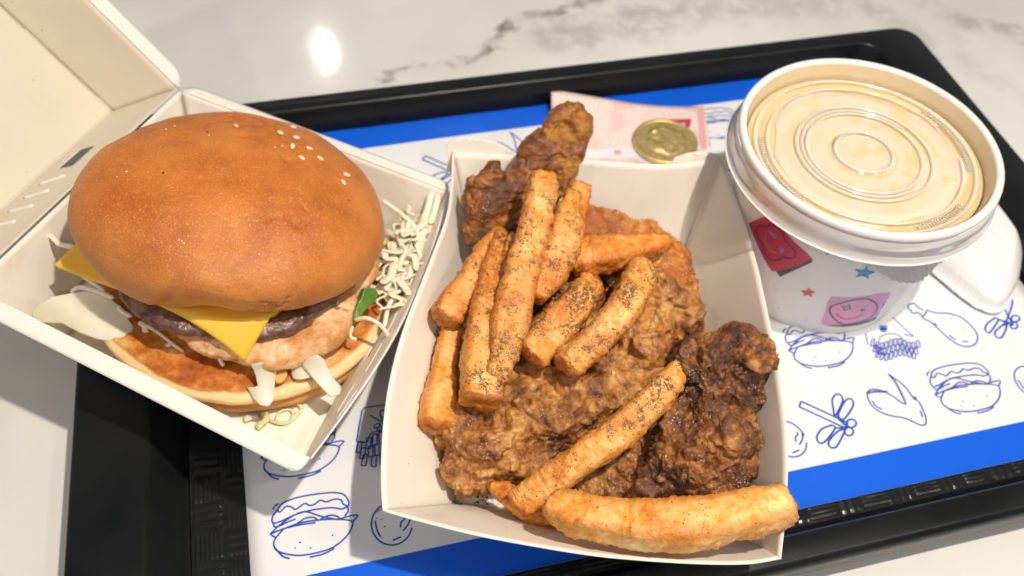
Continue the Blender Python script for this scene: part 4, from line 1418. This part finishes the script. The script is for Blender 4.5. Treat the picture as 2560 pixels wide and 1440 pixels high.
# top bun
bp = [-2.8, 20.733, 5.269, 4.486, 2.388, 0.991, 2.288, -0.226, -0.093, -0.013, 0.012, 0.031, -0.001, -0.021, -0.021, 0.0, 0.008, 0.002, -0.002, 0.008, -0.0, 0.006, 0.002, -0.001, -0.002]
nph, nk = 260, 150
ph = np.linspace(0, 2 * np.pi, nph, endpoint=False)
w = bp[9:]
rm = 1 + w[0] * np.cos(ph) + w[1] * np.sin(ph) + w[2] * np.cos(2 * ph) + w[3] * np.sin(2 * ph) + w[4] * np.cos(3 * ph) + w[5] * np.sin(3 * ph) + w[6] * np.cos(4 * ph) + w[7] * np.sin(4 * ph)
ks = np.linspace(-np.pi / 2, np.pi / 2, nk)
V = []
for k in ks:
    cr = abs(math.cos(k)) ** (2 / bp[6]); sz = abs(math.sin(k)) ** (2 / bp[6]) * np.sign(math.sin(k))
    h = bp[4] if k > 0 else bp[5]
    if k < 0: sz = -abs(math.sin(k)) ** 0.75
    # the lip is lifted in a notch towards the front left
    notch = 0.34 * np.exp(-(((ph - 4.42 + np.pi) % (2 * np.pi) - np.pi) / 0.20) ** 2) - 0.55 * np.exp(-(((ph - 3.90 + np.pi) % (2 * np.pi) - np.pi) / 0.30) ** 2)
    lift = notch * cr ** 2 * (1 - sst(-0.1, 0.75, np.array([k]))[0])
    V.append(np.stack([bp[3] * rm * cr * np.cos(ph), bp[3] * rm * cr * np.sin(ph), h * sz + lift], 1))
V = np.array(V).transpose(1, 0, 2).reshape(-1, 3)
V[:, 2] += bp[7] * V[:, 0] + bp[8] * V[:, 1]
kq = np.tile(ks, nph)
V += [bp[0], bp[1], bp[2]]
F = grid_faces(nph, nk, wrapu=True)
N = vnormals(V, F)
N[np.isnan(N)] = 0
dz = 0.26 * (fbm(V * 0.42, 2, 51) - 0.5) + 0.06 * (fbm(V * 1.4, 3, 52) - 0.5)
wr = 1 - np.abs(2 * fbm(V * np.array([1.0, 1.0, 1.0]) * 1.1, 3, 53) - 1) * 14
dz -= 0.075 * np.clip(wr, 0, 1) * sst(0.50, 0.62, fbm(V * 0.6, 2, 57))
dz -= 0.02 * np.clip(1 - np.abs(2 * fbm(V * np.array([1.5, 3.0, 1.5]), 3, 63) - 1) * 16, 0, 1) * sst(0.48, 0.6, fbm(V * 0.9, 2, 58))
front = np.exp(-((((azi0 := np.arctan2(V[:, 1] - bp[1], V[:, 0] - bp[0])) + 1.65 + np.pi) % (2 * np.pi) - np.pi) / 0.95) ** 2)
dz += front * (0.13 * np.exp(-((kq - 0.22) / 0.20) ** 2) - 0.12 * np.exp(-((kq - 0.80) / 0.28) ** 2))
# crease running up from the notch
azi = np.arctan2(V[:, 1] - bp[1], V[:, 0] - bp[0]) % (2 * np.pi)
cz = azi - 4.16 - 0.10 * np.sin(kq * 5)
dz -= 0.16 * np.exp(-(cz / 0.045) ** 2) * (1 - sst(-0.2, 0.55, kq)) * (kq > -1.2)
V = V + N * dz[:, None]
pale = 0.75 * (1 - sst(-0.45, 0.10, kq)) + 0.25 * (1 - sst(0.0, 0.95, kq))
pale = np.clip(pale + 0.25 * (fbm(V * 1.2, 3, 55) - 0.5) * (pale > 0.05), 0, 1)
top_bun = obj('top_bun', V, F, M['bun'], bg, attrs={'pale': pale})
TBV, TBN = V, vnormals(V, F)


def on_bun(px, py):
    """nearest front-facing point of the bun under a pixel"""
    d = ROT @ np.array([px - 1280.0, 720.0 - py, -FPX]); d /= np.linalg.norm(d)
    r_ = TBV - CAM; t = r_ @ d
    dist = np.linalg.norm(r_ - t[:, None] * d, axis=1) + 100 * (TBN @ d > 0)
    i = dist.argmin()
    return TBV[i] + (CAM + d * t[i] - TBV[i]), TBN[i]


def blob_mesh(name, rx, ry, rz, m, n=10, mm=14):
    V = []; F = []
    for i in range(mm):
        for j in range(n):
            a = 2 * math.pi * i / mm; b_ = math.pi * (j / (n - 1)) - math.pi / 2
            tp_ = 1 - 0.35 * math.sin(b_) if False else 1
            x = math.cos(b_) * math.cos(a); y = math.cos(b_) * math.sin(a); z = math.sin(b_)
            V.append((x * rx * (1 - 0.35 * y), y * ry, z * rz))
    F = grid_faces(mm, n, wrapu=True)
    me = mk_mesh(name, np.array(V), F)
    me.materials.append(m)
    return me


def place(name, me, p, nrm, rot, parent=None, scale=1.0, **kw):
    o = bpy.data.objects.new(name, me); COL.objects.link(o)
    nrm = np.asarray(nrm, float); nrm = nrm / np.linalg.norm(nrm)
    a = np.cross(nrm, [0.3, 1, 0.2]); a /= np.linalg.norm(a); b_ = np.cross(nrm, a)
    a2 = a * math.cos(rot) + b_ * math.sin(rot); b2 = np.cross(nrm, a2)
    base_ = base_of(parent) if parent is not None else np.zeros(3)
    L_ = (np.asarray(p) - base_) * S
    k = scale
    mt = Matrix([[a2[0] * k, b2[0] * k, nrm[0] * k, L_[0]], [a2[1] * k, b2[1] * k, nrm[1] * k, L_[1]], [a2[2] * k, b2[2] * k, nrm[2] * k, L_[2]], [0, 0, 0, 1]])
    if parent is not None: o.parent = parent
    o.matrix_local = mt
    return tag(o, **kw)


seed_me = blob_mesh('sesame_seed', 0.075, 0.115, 0.045, M['seed'])
for x, y, r in ((590, 317, 0.3), (733, 320, 1.5), (701, 334, 0.9), (741, 346, 2.2), (730, 367, 0.1), (773, 373, 1.7), (754, 397, 0.9), (800, 398, 1.3), (866, 439, 1.5), (858, 458, 0.3)):
    p, nn = on_bun(x, y)
    place('sesame_seed', seed_me, p + nn * 0.035, nn, r + rnd.uniform(-.3, .3), top_bun, rnd.uniform(1.0, 1.2))
speck_me = blob_mesh('burnt_speck', 0.035, 0.04, 0.02, M['char'], 6, 8)
for x, y in ((408, 432), (872, 501), (518, 330)):
    p, nn = on_bun(x, y)
    place('burnt_speck', speck_me, p, nn, 0.4, top_bun, 1.0)
crumb_me = blob_mesh('salt_crumb', 0.03, 0.035, 0.025, M['seed'], 6, 8)
for x, y in ((316, 429), (293, 442), (437, 316), (415, 323), (562, 546), (648, 636), (523, 338), (705, 365), (455, 603), (448, 600), (460, 608), (688, 368)):
    p, nn = on_bun(x, y)
    place('crumb', crumb_me, p, nn, 0.4, top_bun, rnd.uniform(0.7, 1.2))


# onions, cabbage, cucumber
def leaf(name, px, z, m, t=0.12, bend=0.25, seed=0, parent=bg, nrm=None, sharp=False, **kw):
    nrm = bn if nrm is None else np.array(nrm, float) / np.linalg.norm(nrm)
    c_ = np.array(px, float).mean(0)
    P0 = at(c_[0], c_[1], z)
    pts = [at_plane(x, y, P0, nrm) for x, y in (px if sharp else catmull(np.array(px, float), 6 * len(px), True))]
    L_ = np.ptp(np.array(pts), axis=0).max()
    V, F, D = sheet_from(pts, nrm, t, 0.05, bend=lambda v: -bend * (v[:, 0] / L_ * 2) ** 2 + 0.5 * bend * (v[:, 1] / L_ * 2) ** 2, noise_=0.09, seed=seed)
    return obj(name, V, F, m, parent, **kw)


leaf('onion_piece', [(62, 772), (90, 755), (130, 742), (215, 729), (262, 735), (298, 765), (325, 812), (322, 828), (308, 832), (306, 846), (285, 853), (240, 846), (200, 832), (150, 805), (90, 800), (66, 790)], 3.75, M['onion'], 0.13, 0.4, 61, nrm=(-0.1, -0.35, 0.93), sharp=True, label='large pale onion piece poking out at the left')
leaf('onion_piece', [(630, 912), (655, 905), (692, 915), (686, 965), (684, 1000), (672, 1012), (650, 1010), (632, 995), (615, 970), (645, 968), (640, 940)], 3.25, M['onion'], 0.07, 0.25, 62, nrm=(0, -0.65, 0.75), sharp=True)
leaf('onion_piece', [(752, 905), (790, 888), (810, 900), (830, 940), (856, 968), (850, 985), (825, 990), (800, 965), (775, 935)], 3.2, M['onion'], 0.08, 0.25, 63, nrm=(0.15, -0.55, 0.8), sharp=True)
leaf('onion_piece', [(728, 925), (745, 905), (785, 905), (790, 935), (760, 947), (735, 945)], 3.1, M['onion'], 0.07, 0.2, 64, nrm=(0.1, -0.3, 0.9))
leaf('onion_piece', [(485, 865), (500, 858), (540, 870), (545, 885), (520, 903), (490, 902), (450, 893), (480, 888)], 3.15, M['onion'], 0.10, 0.05, 65, nrm=(0, -0.3, 0.95))
leaf('onion_piece', [(125, 825), (145, 800), (180, 815), (170, 828), (140, 832)], 2.6, M['onion'], 0.10, 0.05, 66)
leaf('cucumber_slice', [(888, 798), (893, 770), (905, 745), (915, 722), (935, 722), (947, 735), (940, 752), (920, 768), (905, 785), (893, 800)], 3.7, M['green'], 0.28, 0.05, 67, nrm=(0.5, -0.5, 0.7))
leaf('sauce_drip', [(690, 925), (705, 918), (718, 930), (712, 945), (700, 952), (688, 950)], 3.2, M['sauce'], 0.15, 0.0, 68)


M['onion_w'] = m_food('pale_green_cabbage', [(0.3, (0.84, 0.80, 0.46)), (0.7, (0.95, 0.92, 0.68))], 90, 0.25, 0.35, (0.5, 0.5, 0.3), [], 0.6)


def strand(name, pts, w, m, parent=bg, t=0.07, **kw):
    P = catmull(np.array(pts, float), 10 * (len(pts) - 1) + 1)
    n = len(P)
    T = np.gradient(P, axis=0); T /= np.linalg.norm(T, axis=1, keepdims=True) + 1e-9
    U = np.cross(T, [0.2, 0.3, 0.95]); U /= np.linalg.norm(U, axis=1, keepdims=True); Wv = np.cross(U, T)
    rr = w / 2 * (0.8 + 0.4 * vnoise(P * 1.5, 3)) * np.minimum(1, np.minimum(np.arange(n), n - 1 - np.arange(n)) / 2 + 0.25)
    V = []
    kk = 8
    for j in range(kk):
        a = 2 * math.pi * j / kk
        V.append(P + U * (rr * math.cos(a))[:, None] + Wv * (np.minimum(rr, t) * math.sin(a))[:, None])
    V = np.array(V).reshape(-1, 3)
    F = [(j * n + i, j * n + i + 1, ((j + 1) % kk) * n + i + 1, ((j + 1) % kk) * n + i) for j in range(kk) for i in range(n - 1)]
    F.append(tuple(j * n for j in range(kk))); F.append(tuple(j * n + n - 1 for j in range(kk))[::-1])
    return obj(name, V, F, m, parent, **kw)


def pxs(l): return [at(x, y, z) for x, y, z in l]


strand('cabbage_shred', pxs([(106, 580, 4.4), (130, 592, 4.6), (150, 610, 4.7), (185, 618, 4.8)]), 0.22, M['cabbage'])
strand('cabbage_shred', pxs([(178, 730, 3.9), (200, 718, 4.1), (235, 725, 4.2), (285, 745, 4.1)]), 0.2, M['cabbage'])
strand('cabbage_shred', pxs([(295, 765, 4.0), (305, 778, 3.9), (330, 792, 3.7)]), 0.16, M['cabbage'])
strand('cabbage_shred', pxs([(348, 806, 3.5), (362, 815, 3.5), (364, 835, 3.3)]), 0.2, M['cabbage'])
strand('cabbage_shred', pxs([(365, 812, 3.6), (400, 835, 3.55), (435, 862, 3.4), (460, 880, 3.3)]), 0.1, M['cabbage'])
strand('cabbage_shred', pxs([(365, 860, 3.1), (400, 868, 3.2), (430, 860, 3.3)]), 0.2, M['cabbage'])
strand('cabbage_shred', pxs([(546, 888, 3.4), (553, 905, 3.3), (560, 915, 3.2)]), 0.12, M['cabbage'])
strand('cabbage_shred', pxs([(887, 800, 3.6), (915, 795, 3.9), (945, 808, 3.8), (965, 830, 3.4), (972, 848, 3.1)]), 0.14, M['cabbage'])
strand('cabbage_shred', pxs([(882, 815, 3.5), (876, 835, 3.3), (880, 845, 3.25), (892, 848, 3.2)]), 0.12, M['cabbage'])
strand('cabbage_shred', pxs([(205, 690, 4.3), (230, 705, 4.3), (262, 728, 4.2)]), 0.14, M['cabbage'])
# the heap of shredded cabbage on the right of the burger
for k in range(190):
    t = rnd.random()
    cx = 965 + 60 * rnd.random() + 45 * (1 - t) - 25 * t; cy = 540 + 220 * t + rnd.uniform(-30, 30)
    if t < 0.2: cx += 20
    z = rnd.uniform(2.1, 3.4) - 0.6 * max(0, (cx - 1000) / 60)
    p = at(cx, cy, z)
    a = rnd.uniform(0, 6.28); L_ = rnd.uniform(0.5, 1.5)
    d = np.array([math.cos(a), math.sin(a), rnd.uniform(-.3, .3)]); e = np.array([-d[1], d[0], rnd.uniform(-.4, .6)])
    k1, k2 = rnd.uniform(-.35, .35), rnd.uniform(-.35, .35)
    pts = [p - d * L_ / 2, p - d * L_ / 6 + e * k1, p + d * L_ / 6 + e * k2, p + d * L_ / 2 + e * k1 * 0.6]
    pts = [np.array([q_[0], q_[1], max(q_[2], zfl(q_[0], q_[1]) + 0.12)]) for q_ in pts]
    strand('cabbage_shred', pts, rnd.choice([0.08, 0.11, 0.15, 0.24]) * rnd.uniform(0.8, 1.2), M['cabbage'] if rnd.random() < 0.75 else M['onion_w'], t=0.035)
for l, w_ in (([(955, 500, 3.8), (985, 520, 3.6), (1010, 540, 3.3), (1035, 565, 3.0), (1045, 600, 2.8)], 0.2), ([(985, 585, 3.2), (1010, 575, 3.2), (1035, 580, 3.0)], 0.15), ([(1080, 480, 3.3), (1070, 520, 3.0), (1055, 570, 2.8), (1048, 620, 2.7), (1035, 660, 2.6)], 0.3),
              ([(1095, 485, 3.4), (1088, 520, 3.1), (1075, 560, 2.9)], 0.26), ([(955, 690, 3.3), (990, 700, 3.2), (1015, 690, 3.0)], 0.3), ([(985, 740, 3.2), (970, 770, 3.1), (960, 820, 3.0)], 0.16), ([(1040, 600, 2.9), (1050, 650, 2.8), (1035, 690, 2.7)], 0.2)):
    strand('cabbage_shred', pxs(l), w_, M['cabbage'])

# loose onion bits in the front corner of the carton


def loose(name, pts, w, label, m=None, cat='onion'):
    P = [np.array([*at(x, y, 1.5)[:2], 0]) for x, y in pts]
    P = [np.array([p[0], p[1], zfl(p[0], p[1]) + 0.10 + 0.06 * (i % 2)]) for i, p in enumerate(P)]
    strand(name, P, w, m or M['onion_g'], None, label=label, cat=cat)


M['onion_g'] = m_food('spring_onion', [(0.3, (0.72, 0.70, 0.25)), (0.7, (0.84, 0.82, 0.50))], 60, 0.3, 0.3, (0.5, 0.5, 0.2), [], 0.5)
loose('onion_ring', [(692, 1062), (700, 1040), (722, 1028), (735, 1040), (722, 1062), (700, 1068)], 0.10, 'thin yellow green onion ring curled on the floor of the burger carton')
loose('onion_ring', [(675, 1058), (700, 1066), (722, 1060), (742, 1045), (755, 1025), (745, 1012)], 0.12, 'long curved strip of onion reaching toward the right wall of the burger carton')
loose('onion_bit', [(645, 1080), (655, 1072), (668, 1055), (662, 1040)], 0.26, 'short wide onion bit nearest the front corner of the burger carton')
loose('onion_bit', [(614, 1062), (630, 1055), (648, 1050)], 0.28, 'small crumpled white onion bit in front of the lower bun', M['onion'])
loose('onion_bit', [(485, 1015), (505, 1022), (535, 1038)], 0.30, 'flat yellowish onion bit beside the front wall of the burger carton')

# ------------------------------------------------------------------ fried chicken
KW = dict(cat='fried chicken')


def inside(V, gap=0.07):
    """keeps a piece on the inner side of the four walls of the food tray"""
    cc = (gBL + gBR + gNL + gNR) / 4
    for A_, B_, rim in ((gBL, gNL, rimL), (gBR, gNR, rimR), (gNL, gNR, rimN)):
        n = np.cross(B_ - A_, rim[len(rim) // 2] - A_); n /= np.linalg.norm(n)
        if (cc - A_) @ n < 0: n = -n
        d = (V - A_) @ n
        m = (d < gap) & (V[:, 2] < ZR + 0.3)
        V[m] += n * (gap - d[m])[:, None]
    return V


def chicken(name, px, z0, nrm, T, mat_, seed, label, Dm=0.75, amp=0.9, up=0.55, flake=1.2, vox=0.045):
    V, F = lump(px, z0, nrm, T, Dm=Dm, up=up, seed=seed, vox=vox, slab=0.16, jitter=0.07)
    V = crusty(V, F, amp, seed, flake)
    V = inside(V)
    V[:, 2] = np.maximum(V[:, 2], ZF + 0.02 + 0.03 * vnoise(V * 3, 2))
    return obj(name, V, F, mat_, label=label, group='fried chicken pieces in the tray', **KW)


V, F = lump([(1440, 251), (1459, 262), (1466, 310), (1457, 352), (1440, 400), (1420, 455), (1395, 500), (1360, 560), (1310, 620), (1270, 650), (1200, 660), (1182, 610), (1166, 560), (1162, 505), (1180, 452), (1205, 422), (1228, 398), (1247, 404), (1250, 428), (1256, 447), (1272, 436), (1290, 402), (1318, 362), (1352, 325), (1392, 280)], 4.6, (0, -0.74, 0.67), 0.62, Dm=0.26, up=0.55, seed=101, vox=0.04, jitter=0.05, warp=0.15, slab=0.25)
V = crusty(V, F, 0.26, 101, 2.4)
obj('chicken_wing', V, F, M['crust_wing'], label='dark brown forked wing tip standing up over the back wall of the tray', group='fried chicken pieces in the tray', cat='fried chicken')
chicken('chicken_piece', [(1430, 530), (1500, 538), (1560, 560), (1645, 595), (1690, 638), (1720, 685), (1730, 745), (1722, 790), (1690, 805), (1600, 790), (1520, 760), (1440, 700), (1400, 620)], 2.7, (0.1, -0.35, 0.93), 2.2, M['crust_orange'], 111, 'orange fried chicken piece behind the fries at the back right of the tray', amp=0.7, flake=0.6)
chicken('chicken_piece', [(1590, 735), (1640, 730), (1680, 745), (1722, 768), (1733, 800), (1722, 838), (1690, 862), (1655, 905), (1600, 925), (1545, 900), (1530, 820)], 2.9, (0.1, -0.25, 0.95), 2.4, M['crust_tan'], 121, 'knobbly tan fried chicken piece under the orange one, right of the seasoned fries')
chicken('chicken_piece', [(1330, 750), (1400, 672), (1440, 676), (1475, 720), (1520, 800), (1480, 900), (1400, 950), (1310, 960), (1262, 920), (1290, 830)], 2.5, (0, -0.2, 0.98), 2.6, M['crust_dark'], 131, 'dark seasoned chicken piece buried beneath the fries in the middle')
chicken('chicken_piece', [(1118, 1030), (1160, 1000), (1250, 955), (1300, 905), (1400, 880), (1500, 845), (1600, 830), (1680, 850), (1715, 900), (1705, 960), (1640, 1000), (1560, 1060), (1440, 1125), (1370, 1165), (1325, 1195), (1250, 1208), (1145, 1207), (1113, 1180), (1118, 1110)], 2.0, (0.0, -0.22, 0.97), 2.4, M['crust_tan'], 141, 'largest golden brown battered chicken piece lying across the lower left of the tray', Dm=0.95)
chicken('chicken_piece', [(1790, 850), (1830, 840), (1868, 856), (1908, 884), (1912, 930), (1904, 1000), (1890, 1085), (1860, 1170), (1820, 1238), (1760, 1252), (1680, 1247), (1600, 1237), (1588, 1180), (1618, 1105), (1660, 1052), (1706, 1012), (1705, 960), (1692, 900), (1722, 868)], 3.0, (-0.12, -0.30, 0.94), 2.6, M['crust_dark'], 151, 'dark crusty thigh piece leaning on the right wall of the tray', Dm=0.9, amp=1.0)
chicken('chicken_piece', [(1660, 1040), (1600, 1100), (1600, 1240), (1480, 1245), (1440, 1230), (1500, 1160), (1580, 1070)], 1.8, (0, -0.15, 0.98), 1.8, M['crust_tan'], 161, 'olive brown chicken piece wedged between the long fry and the dark thigh', amp=0.7)
chicken('chicken_crumb', [(1660, 850), (1700, 825), (1740, 838), (1765, 870), (1720, 900), (1680, 930), (1640, 920)], 2.4, (0, -0.2, 0.97), 1.4, M['crust_orange'], 171, 'small pale crispy chunk between the knobbly piece and the dark thigh', amp=0.6)
chicken('chicken_crumb', [(1045, 1085), (1075, 1070), (1125, 1095), (1120, 1122), (1095, 1120), (1065, 1112)], 1.9, (0, -0.2, 0.97), 0.5, M['crust_orange'], 181, 'little orange crispy tip poking out below the lowest fry on the left', Dm=0.3, amp=0.25)


# ------------------------------------------------------------------ fries
def fry(pts, label, gold=0.4, pep=(0, 0), seed=0, flat=0.85, roll=0.2, sq=5.5, capa=0.20, capb=0.20):
    """pts: (px, py, height, width in px); a fry as a bent four-sided stick"""
    pts = np.array(pts, float)
    C3 = np.array([at(x, y, z) for x, y, z, w_ in pts])
    Wd = np.array([0.99 * w_ * depth(c) / FPX for (x, y, z, w_), c in zip(pts, C3)])
    n = 130; kk = 52
    A_ = catmull(np.column_stack([C3, Wd]), n)
    P = A_[:, :3]; R_ = A_[:, 3] / 2 * (1 + 0.16 * (fbm(np.column_stack([np.linspace(0, 7, n), 0 * A_[:, 0] + seed, 0 * A_[:, 0]]), 2, seed + 11) - 0.5))
    T = np.gradient(P, axis=0); T /= np.linalg.norm(T, axis=1, keepdims=True)
    view = P.mean(0) - CAM; view /= np.linalg.norm(view)
    upv_ = np.array([0, 0, 1.0]) * 0.75 - view * 0.5
    U = np.cross(T, upv_); U /= np.linalg.norm(U, axis=1, keepdims=True); Wv = np.cross(U, T)
    sarc = np.concatenate([[0], np.cumsum(np.linalg.norm(np.diff(P, axis=0), axis=1))]); L_ = sarc[-1]
    ca, cb = capa, capb
    e0 = np.clip(sarc / ca, 0, 1); e1 = np.clip((L_ - sarc) / cb, 0, 1)
    capf = np.sqrt(np.clip(1 - (1 - e0) ** 2.6, 0, 1)) * np.sqrt(np.clip(1 - (1 - e1) ** 2.6, 0, 1))
    # slide the first and last rings so that the ends are blunt
    V = []; edge = []
    for j in range(kk):
        a = 2 * math.pi * j / kk + math.pi / kk
        cx, sx = math.cos(a), math.sin(a)
        m_ = (abs(cx) ** sq + abs(sx) ** sq) ** (-1 / sq)
        x, y = cx * m_, sx * m_ * flat
        xr = x * math.cos(roll) - y * math.sin(roll); yr = x * math.sin(roll) + y * math.cos(roll)
        xr, yr = (xr / (abs(math.cos(roll)) + 0.35 * abs(math.sin(roll))), yr)
        V.append(P + U * (R_ * capf * xr)[:, None] + Wv * (R_ * capf * yr)[:, None])
        cornr = (m_ - 1) / 0.22
        edge.append(np.clip(cornr, 0, 1) * 0.75 * np.ones(n) + 0.6 * (1 - np.minimum(e0, e1)) + 0.5 * (sarc < 0.15) + 0.5 * (sarc > L_ - 0.15))
    V = np.array(V); ed = np.array(edge)
    V = V.reshape(-1, 3); ed = ed.reshape(-1)
    F = [(np.array([(j * n + i, j * n + i + 1, ((j + 1) % kk) * n + i + 1, ((j + 1) % kk) * n + i) for i in range(n - 1)])) for j in range(kk)]
    F = np.vstack(F)
    # caps
    c0_, c1_ = len(V), len(V) + 1
    V = np.vstack([V, P[0], P[-1]]); ed = np.append(ed, [0.6, 0.6])
    capq = []
    for j in range(0, kk, 2):
        capq.append((c0_, j * n, ((j + 1) % kk) * n, ((j + 2) % kk) * n)); capq.append((c1_, ((j + 2) % kk) * n + n - 1, ((j + 1) % kk) * n + n - 1, j * n + n - 1))
    F = np.vstack([F, np.array(capq)])
    N = vnormals(V, F)
    if (N[:kk * n] * (V[:kk * n] - np.tile(P, (kk, 1)))).sum() < 0: F = F[:, ::-1]; N = -N
    d = 0.15 * (fbm(V * 1.3, 3, seed) - 0.5) + 0.09 * (fbm(V * 4.5, 3, seed + 1) - 0.5) + 0.07 * (fbm(V * 15, 2, seed + 2) - 0.5) + 0.05 * sst(0.62, 0.70, fbm(V * 3.2, 2, seed + 3))
    d += 0.03 * (vnoise(V * 26, seed + 8) > 0.72) * (ed > 0.4)
    V = V + N * d[:, None]
    sr = np.append(np.tile(sarc / L_, kk), [0, 1])
    upf = np.clip(N[:, 2] * 1.6 - 0.1, 0, 1)
    pepper = 3.8 * (pep[0] + (pep[1] - pep[0]) * sr) * upf * (0.3 + 0.7 * sst(0.35, 0.6, fbm(V * 0.9, 3, seed + 4)))
    return obj('french_fry', V, F, M['fry'], label=label, cat='fry', group='seasoned fries in the tray', attrs={'edge': ed, 'pepper': pepper, 'gold': gold - 0.02 + 1.3 * (fbm(V * 0.7, 2, seed + 7) - 0.5)})


fry([(1256, 582, 4.3, 28), (1243, 640, 4.4, 58), (1228, 720, 4.4, 76), (1215, 800, 4.3, 92), (1205, 900, 4.1, 108), (1202, 1012, 3.9, 112)], 'wide peppered fry with a sharp upper tip and a blunt orange lower end', 0.45, (0.5, 0.9), 201, capa=0.2)
fry([(1360, 436, 6.0, 66), (1350, 500, 5.8, 72), (1330, 590, 5.5, 80), (1300, 700, 5.0, 92), (1275, 800, 4.6, 96), (1255, 900, 4.3, 76), (1240, 960, 4.1, 62)], 'longest fry, its blunt end rising highest in front of the dark wing tip', 0.35, (0.25, 1.0), 211, roll=0.1)
fry([(1432, 478, 5.6, 34), (1420, 540, 5.5, 70), (1402, 620, 5.2, 90), (1372, 690, 4.9, 84), (1330, 745, 4.7, 60)], 'wide pepper dusted fry right beside the longest one, brown at its top tip', 0.4, (0.3, 1.1), 221, capa=0.25)
fry([(1452, 462, 5.2, 44), (1444, 500, 5.1, 62), (1428, 560, 4.9, 60), (1412, 620, 4.6, 50)], 'clean fry with only its rounded orange tip showing beside the top of the longest fry', 0.75, (0, 0), 231)
fry([(1300, 590, 4.8, 56), (1285, 640, 4.6, 56), (1262, 700, 4.3, 50)], 'pale fry mostly hidden between the longest fry and the sharp tipped one', 0.3, (0.1, 0.2), 236)
fry([(1258, 575, 3.9, 40), (1222, 630, 3.95, 66), (1180, 700, 3.95, 78), (1135, 765, 3.8, 88), (1112, 806, 3.7, 84)], 'golden fry slanting along the left wall of the tray, second from the left', 0.55, (0.05, 0.5), 241)
fry([(1140, 815, 3.0, 60), (1120, 870, 2.95, 62), (1108, 940, 2.9, 72), (1098, 1010, 2.85, 96), (1090, 1075, 2.8, 98)], 'plain bone shaped fry lowest on the left, against the left wall', 0.5, (0.02, 0.03), 251)
fry([(1425, 645, 4.7, 90), (1480, 640, 4.8, 94), (1560, 628, 4.8, 84), (1630, 614, 4.75, 56), (1678, 602, 4.7, 18)], 'smooth orange fry lying level with its burnt thin tip pointing right', 0.85, (0.02, 0.03), 261, capb=0.2)
fry([(1480, 702, 4.2, 60), (1450, 750, 4.3, 88), (1395, 810, 4.25, 104), (1345, 865, 4.1, 100), (1318, 895, 4.0, 88)], 'short thick fry heavily covered in pepper left of the square ended one', 0.35, (1.6, 1.1), 271, roll=0.35)
fry([(1605, 665, 4.4, 78), (1590, 710, 4.6, 88), (1550, 780, 4.7, 88), (1490, 850, 4.6, 88), (1440, 895, 4.4, 84), (1412, 925, 4.3, 76)], 'square ended fry thick with black pepper, resting across the middle', 0.3, (1.0, 1.2), 281, roll=0.3)
fry([(1640, 640, 3.7, 50), (1600, 670, 3.8, 56), (1560, 700, 3.7, 40)], 'pale bit of fry tucked under the tip of the smooth orange one', 0.2, (0.3, 0.5), 286)
fry([(1702, 900, 4.0, 20), (1680, 945, 4.1, 66), (1635, 1000, 4.1, 84), (1545, 1082, 4.0, 84), (1450, 1150, 3.8, 82), (1375, 1205, 3.4, 86), (1320, 1245, 3.0, 84), (1290, 1268, 2.8, 66)], 'long curved fry running diagonally beside the dark thigh piece', 0.25, (1.1, 0.02), 291, capa=0.5)
fry([(1222, 1213, 2.2, 18), (1260, 1232, 2.3, 46), (1310, 1260, 2.4, 66), (1380, 1290, 2.5, 64), (1420, 1300, 2.5, 50)], 'pointed orange fry in the front left corner under the diagonal one', 0.7, (0.02, 0.02), 301, capa=0.2)
fry([(1370, 1258, 4.2, 74), (1440, 1284, 4.4, 104), (1560, 1306, 4.6, 118), (1690, 1312, 4.75, 124), (1830, 1292, 4.8, 114), (1920, 1272, 4.8, 104), (1980, 1262, 4.8, 92)], 'biggest fry, a thick banana shaped one resting on the front rim', 0.3, (0.03, 0.03), 311, flat=0.8)


# ------------------------------------------------------------------ crumbs
parts = []
for k in range(150):
    f_ = rnd.random()
    if f_ < 0.55: p = at(rnd.uniform(1120, 1330), rnd.uniform(1195, 1262), ZF)
    else: p = at(rnd.uniform(1740, 1850), rnd.uniform(560, 900), ZF)
    p = np.array([p[0], p[1], ZF + 0.01])
    q_ = rnd.choice([0.015, 0.02, 0.03, 0.05]) * rnd.uniform(0.7, 1.2)
    vv = [p + np.array([math.cos(a) * q_ * rnd.uniform(.6, 1.2), math.sin(a) * q_ * rnd.uniform(.6, 1.2), 0]) for a in (0, 1.3, 2.5, 3.8, 5.0)] + [p + np.array([0, 0, q_ * 0.9])]
    parts.append((np.array(vv), [(i, (i + 1) % 5, 5) for i in range(5)]))
V, F = join(parts)
obj('crumbs', V, F, M['crust_dark'], smooth=False, kind='stuff', label='tiny pepper and batter crumbs scattered on the floor of the food tray', cat='crumbs')
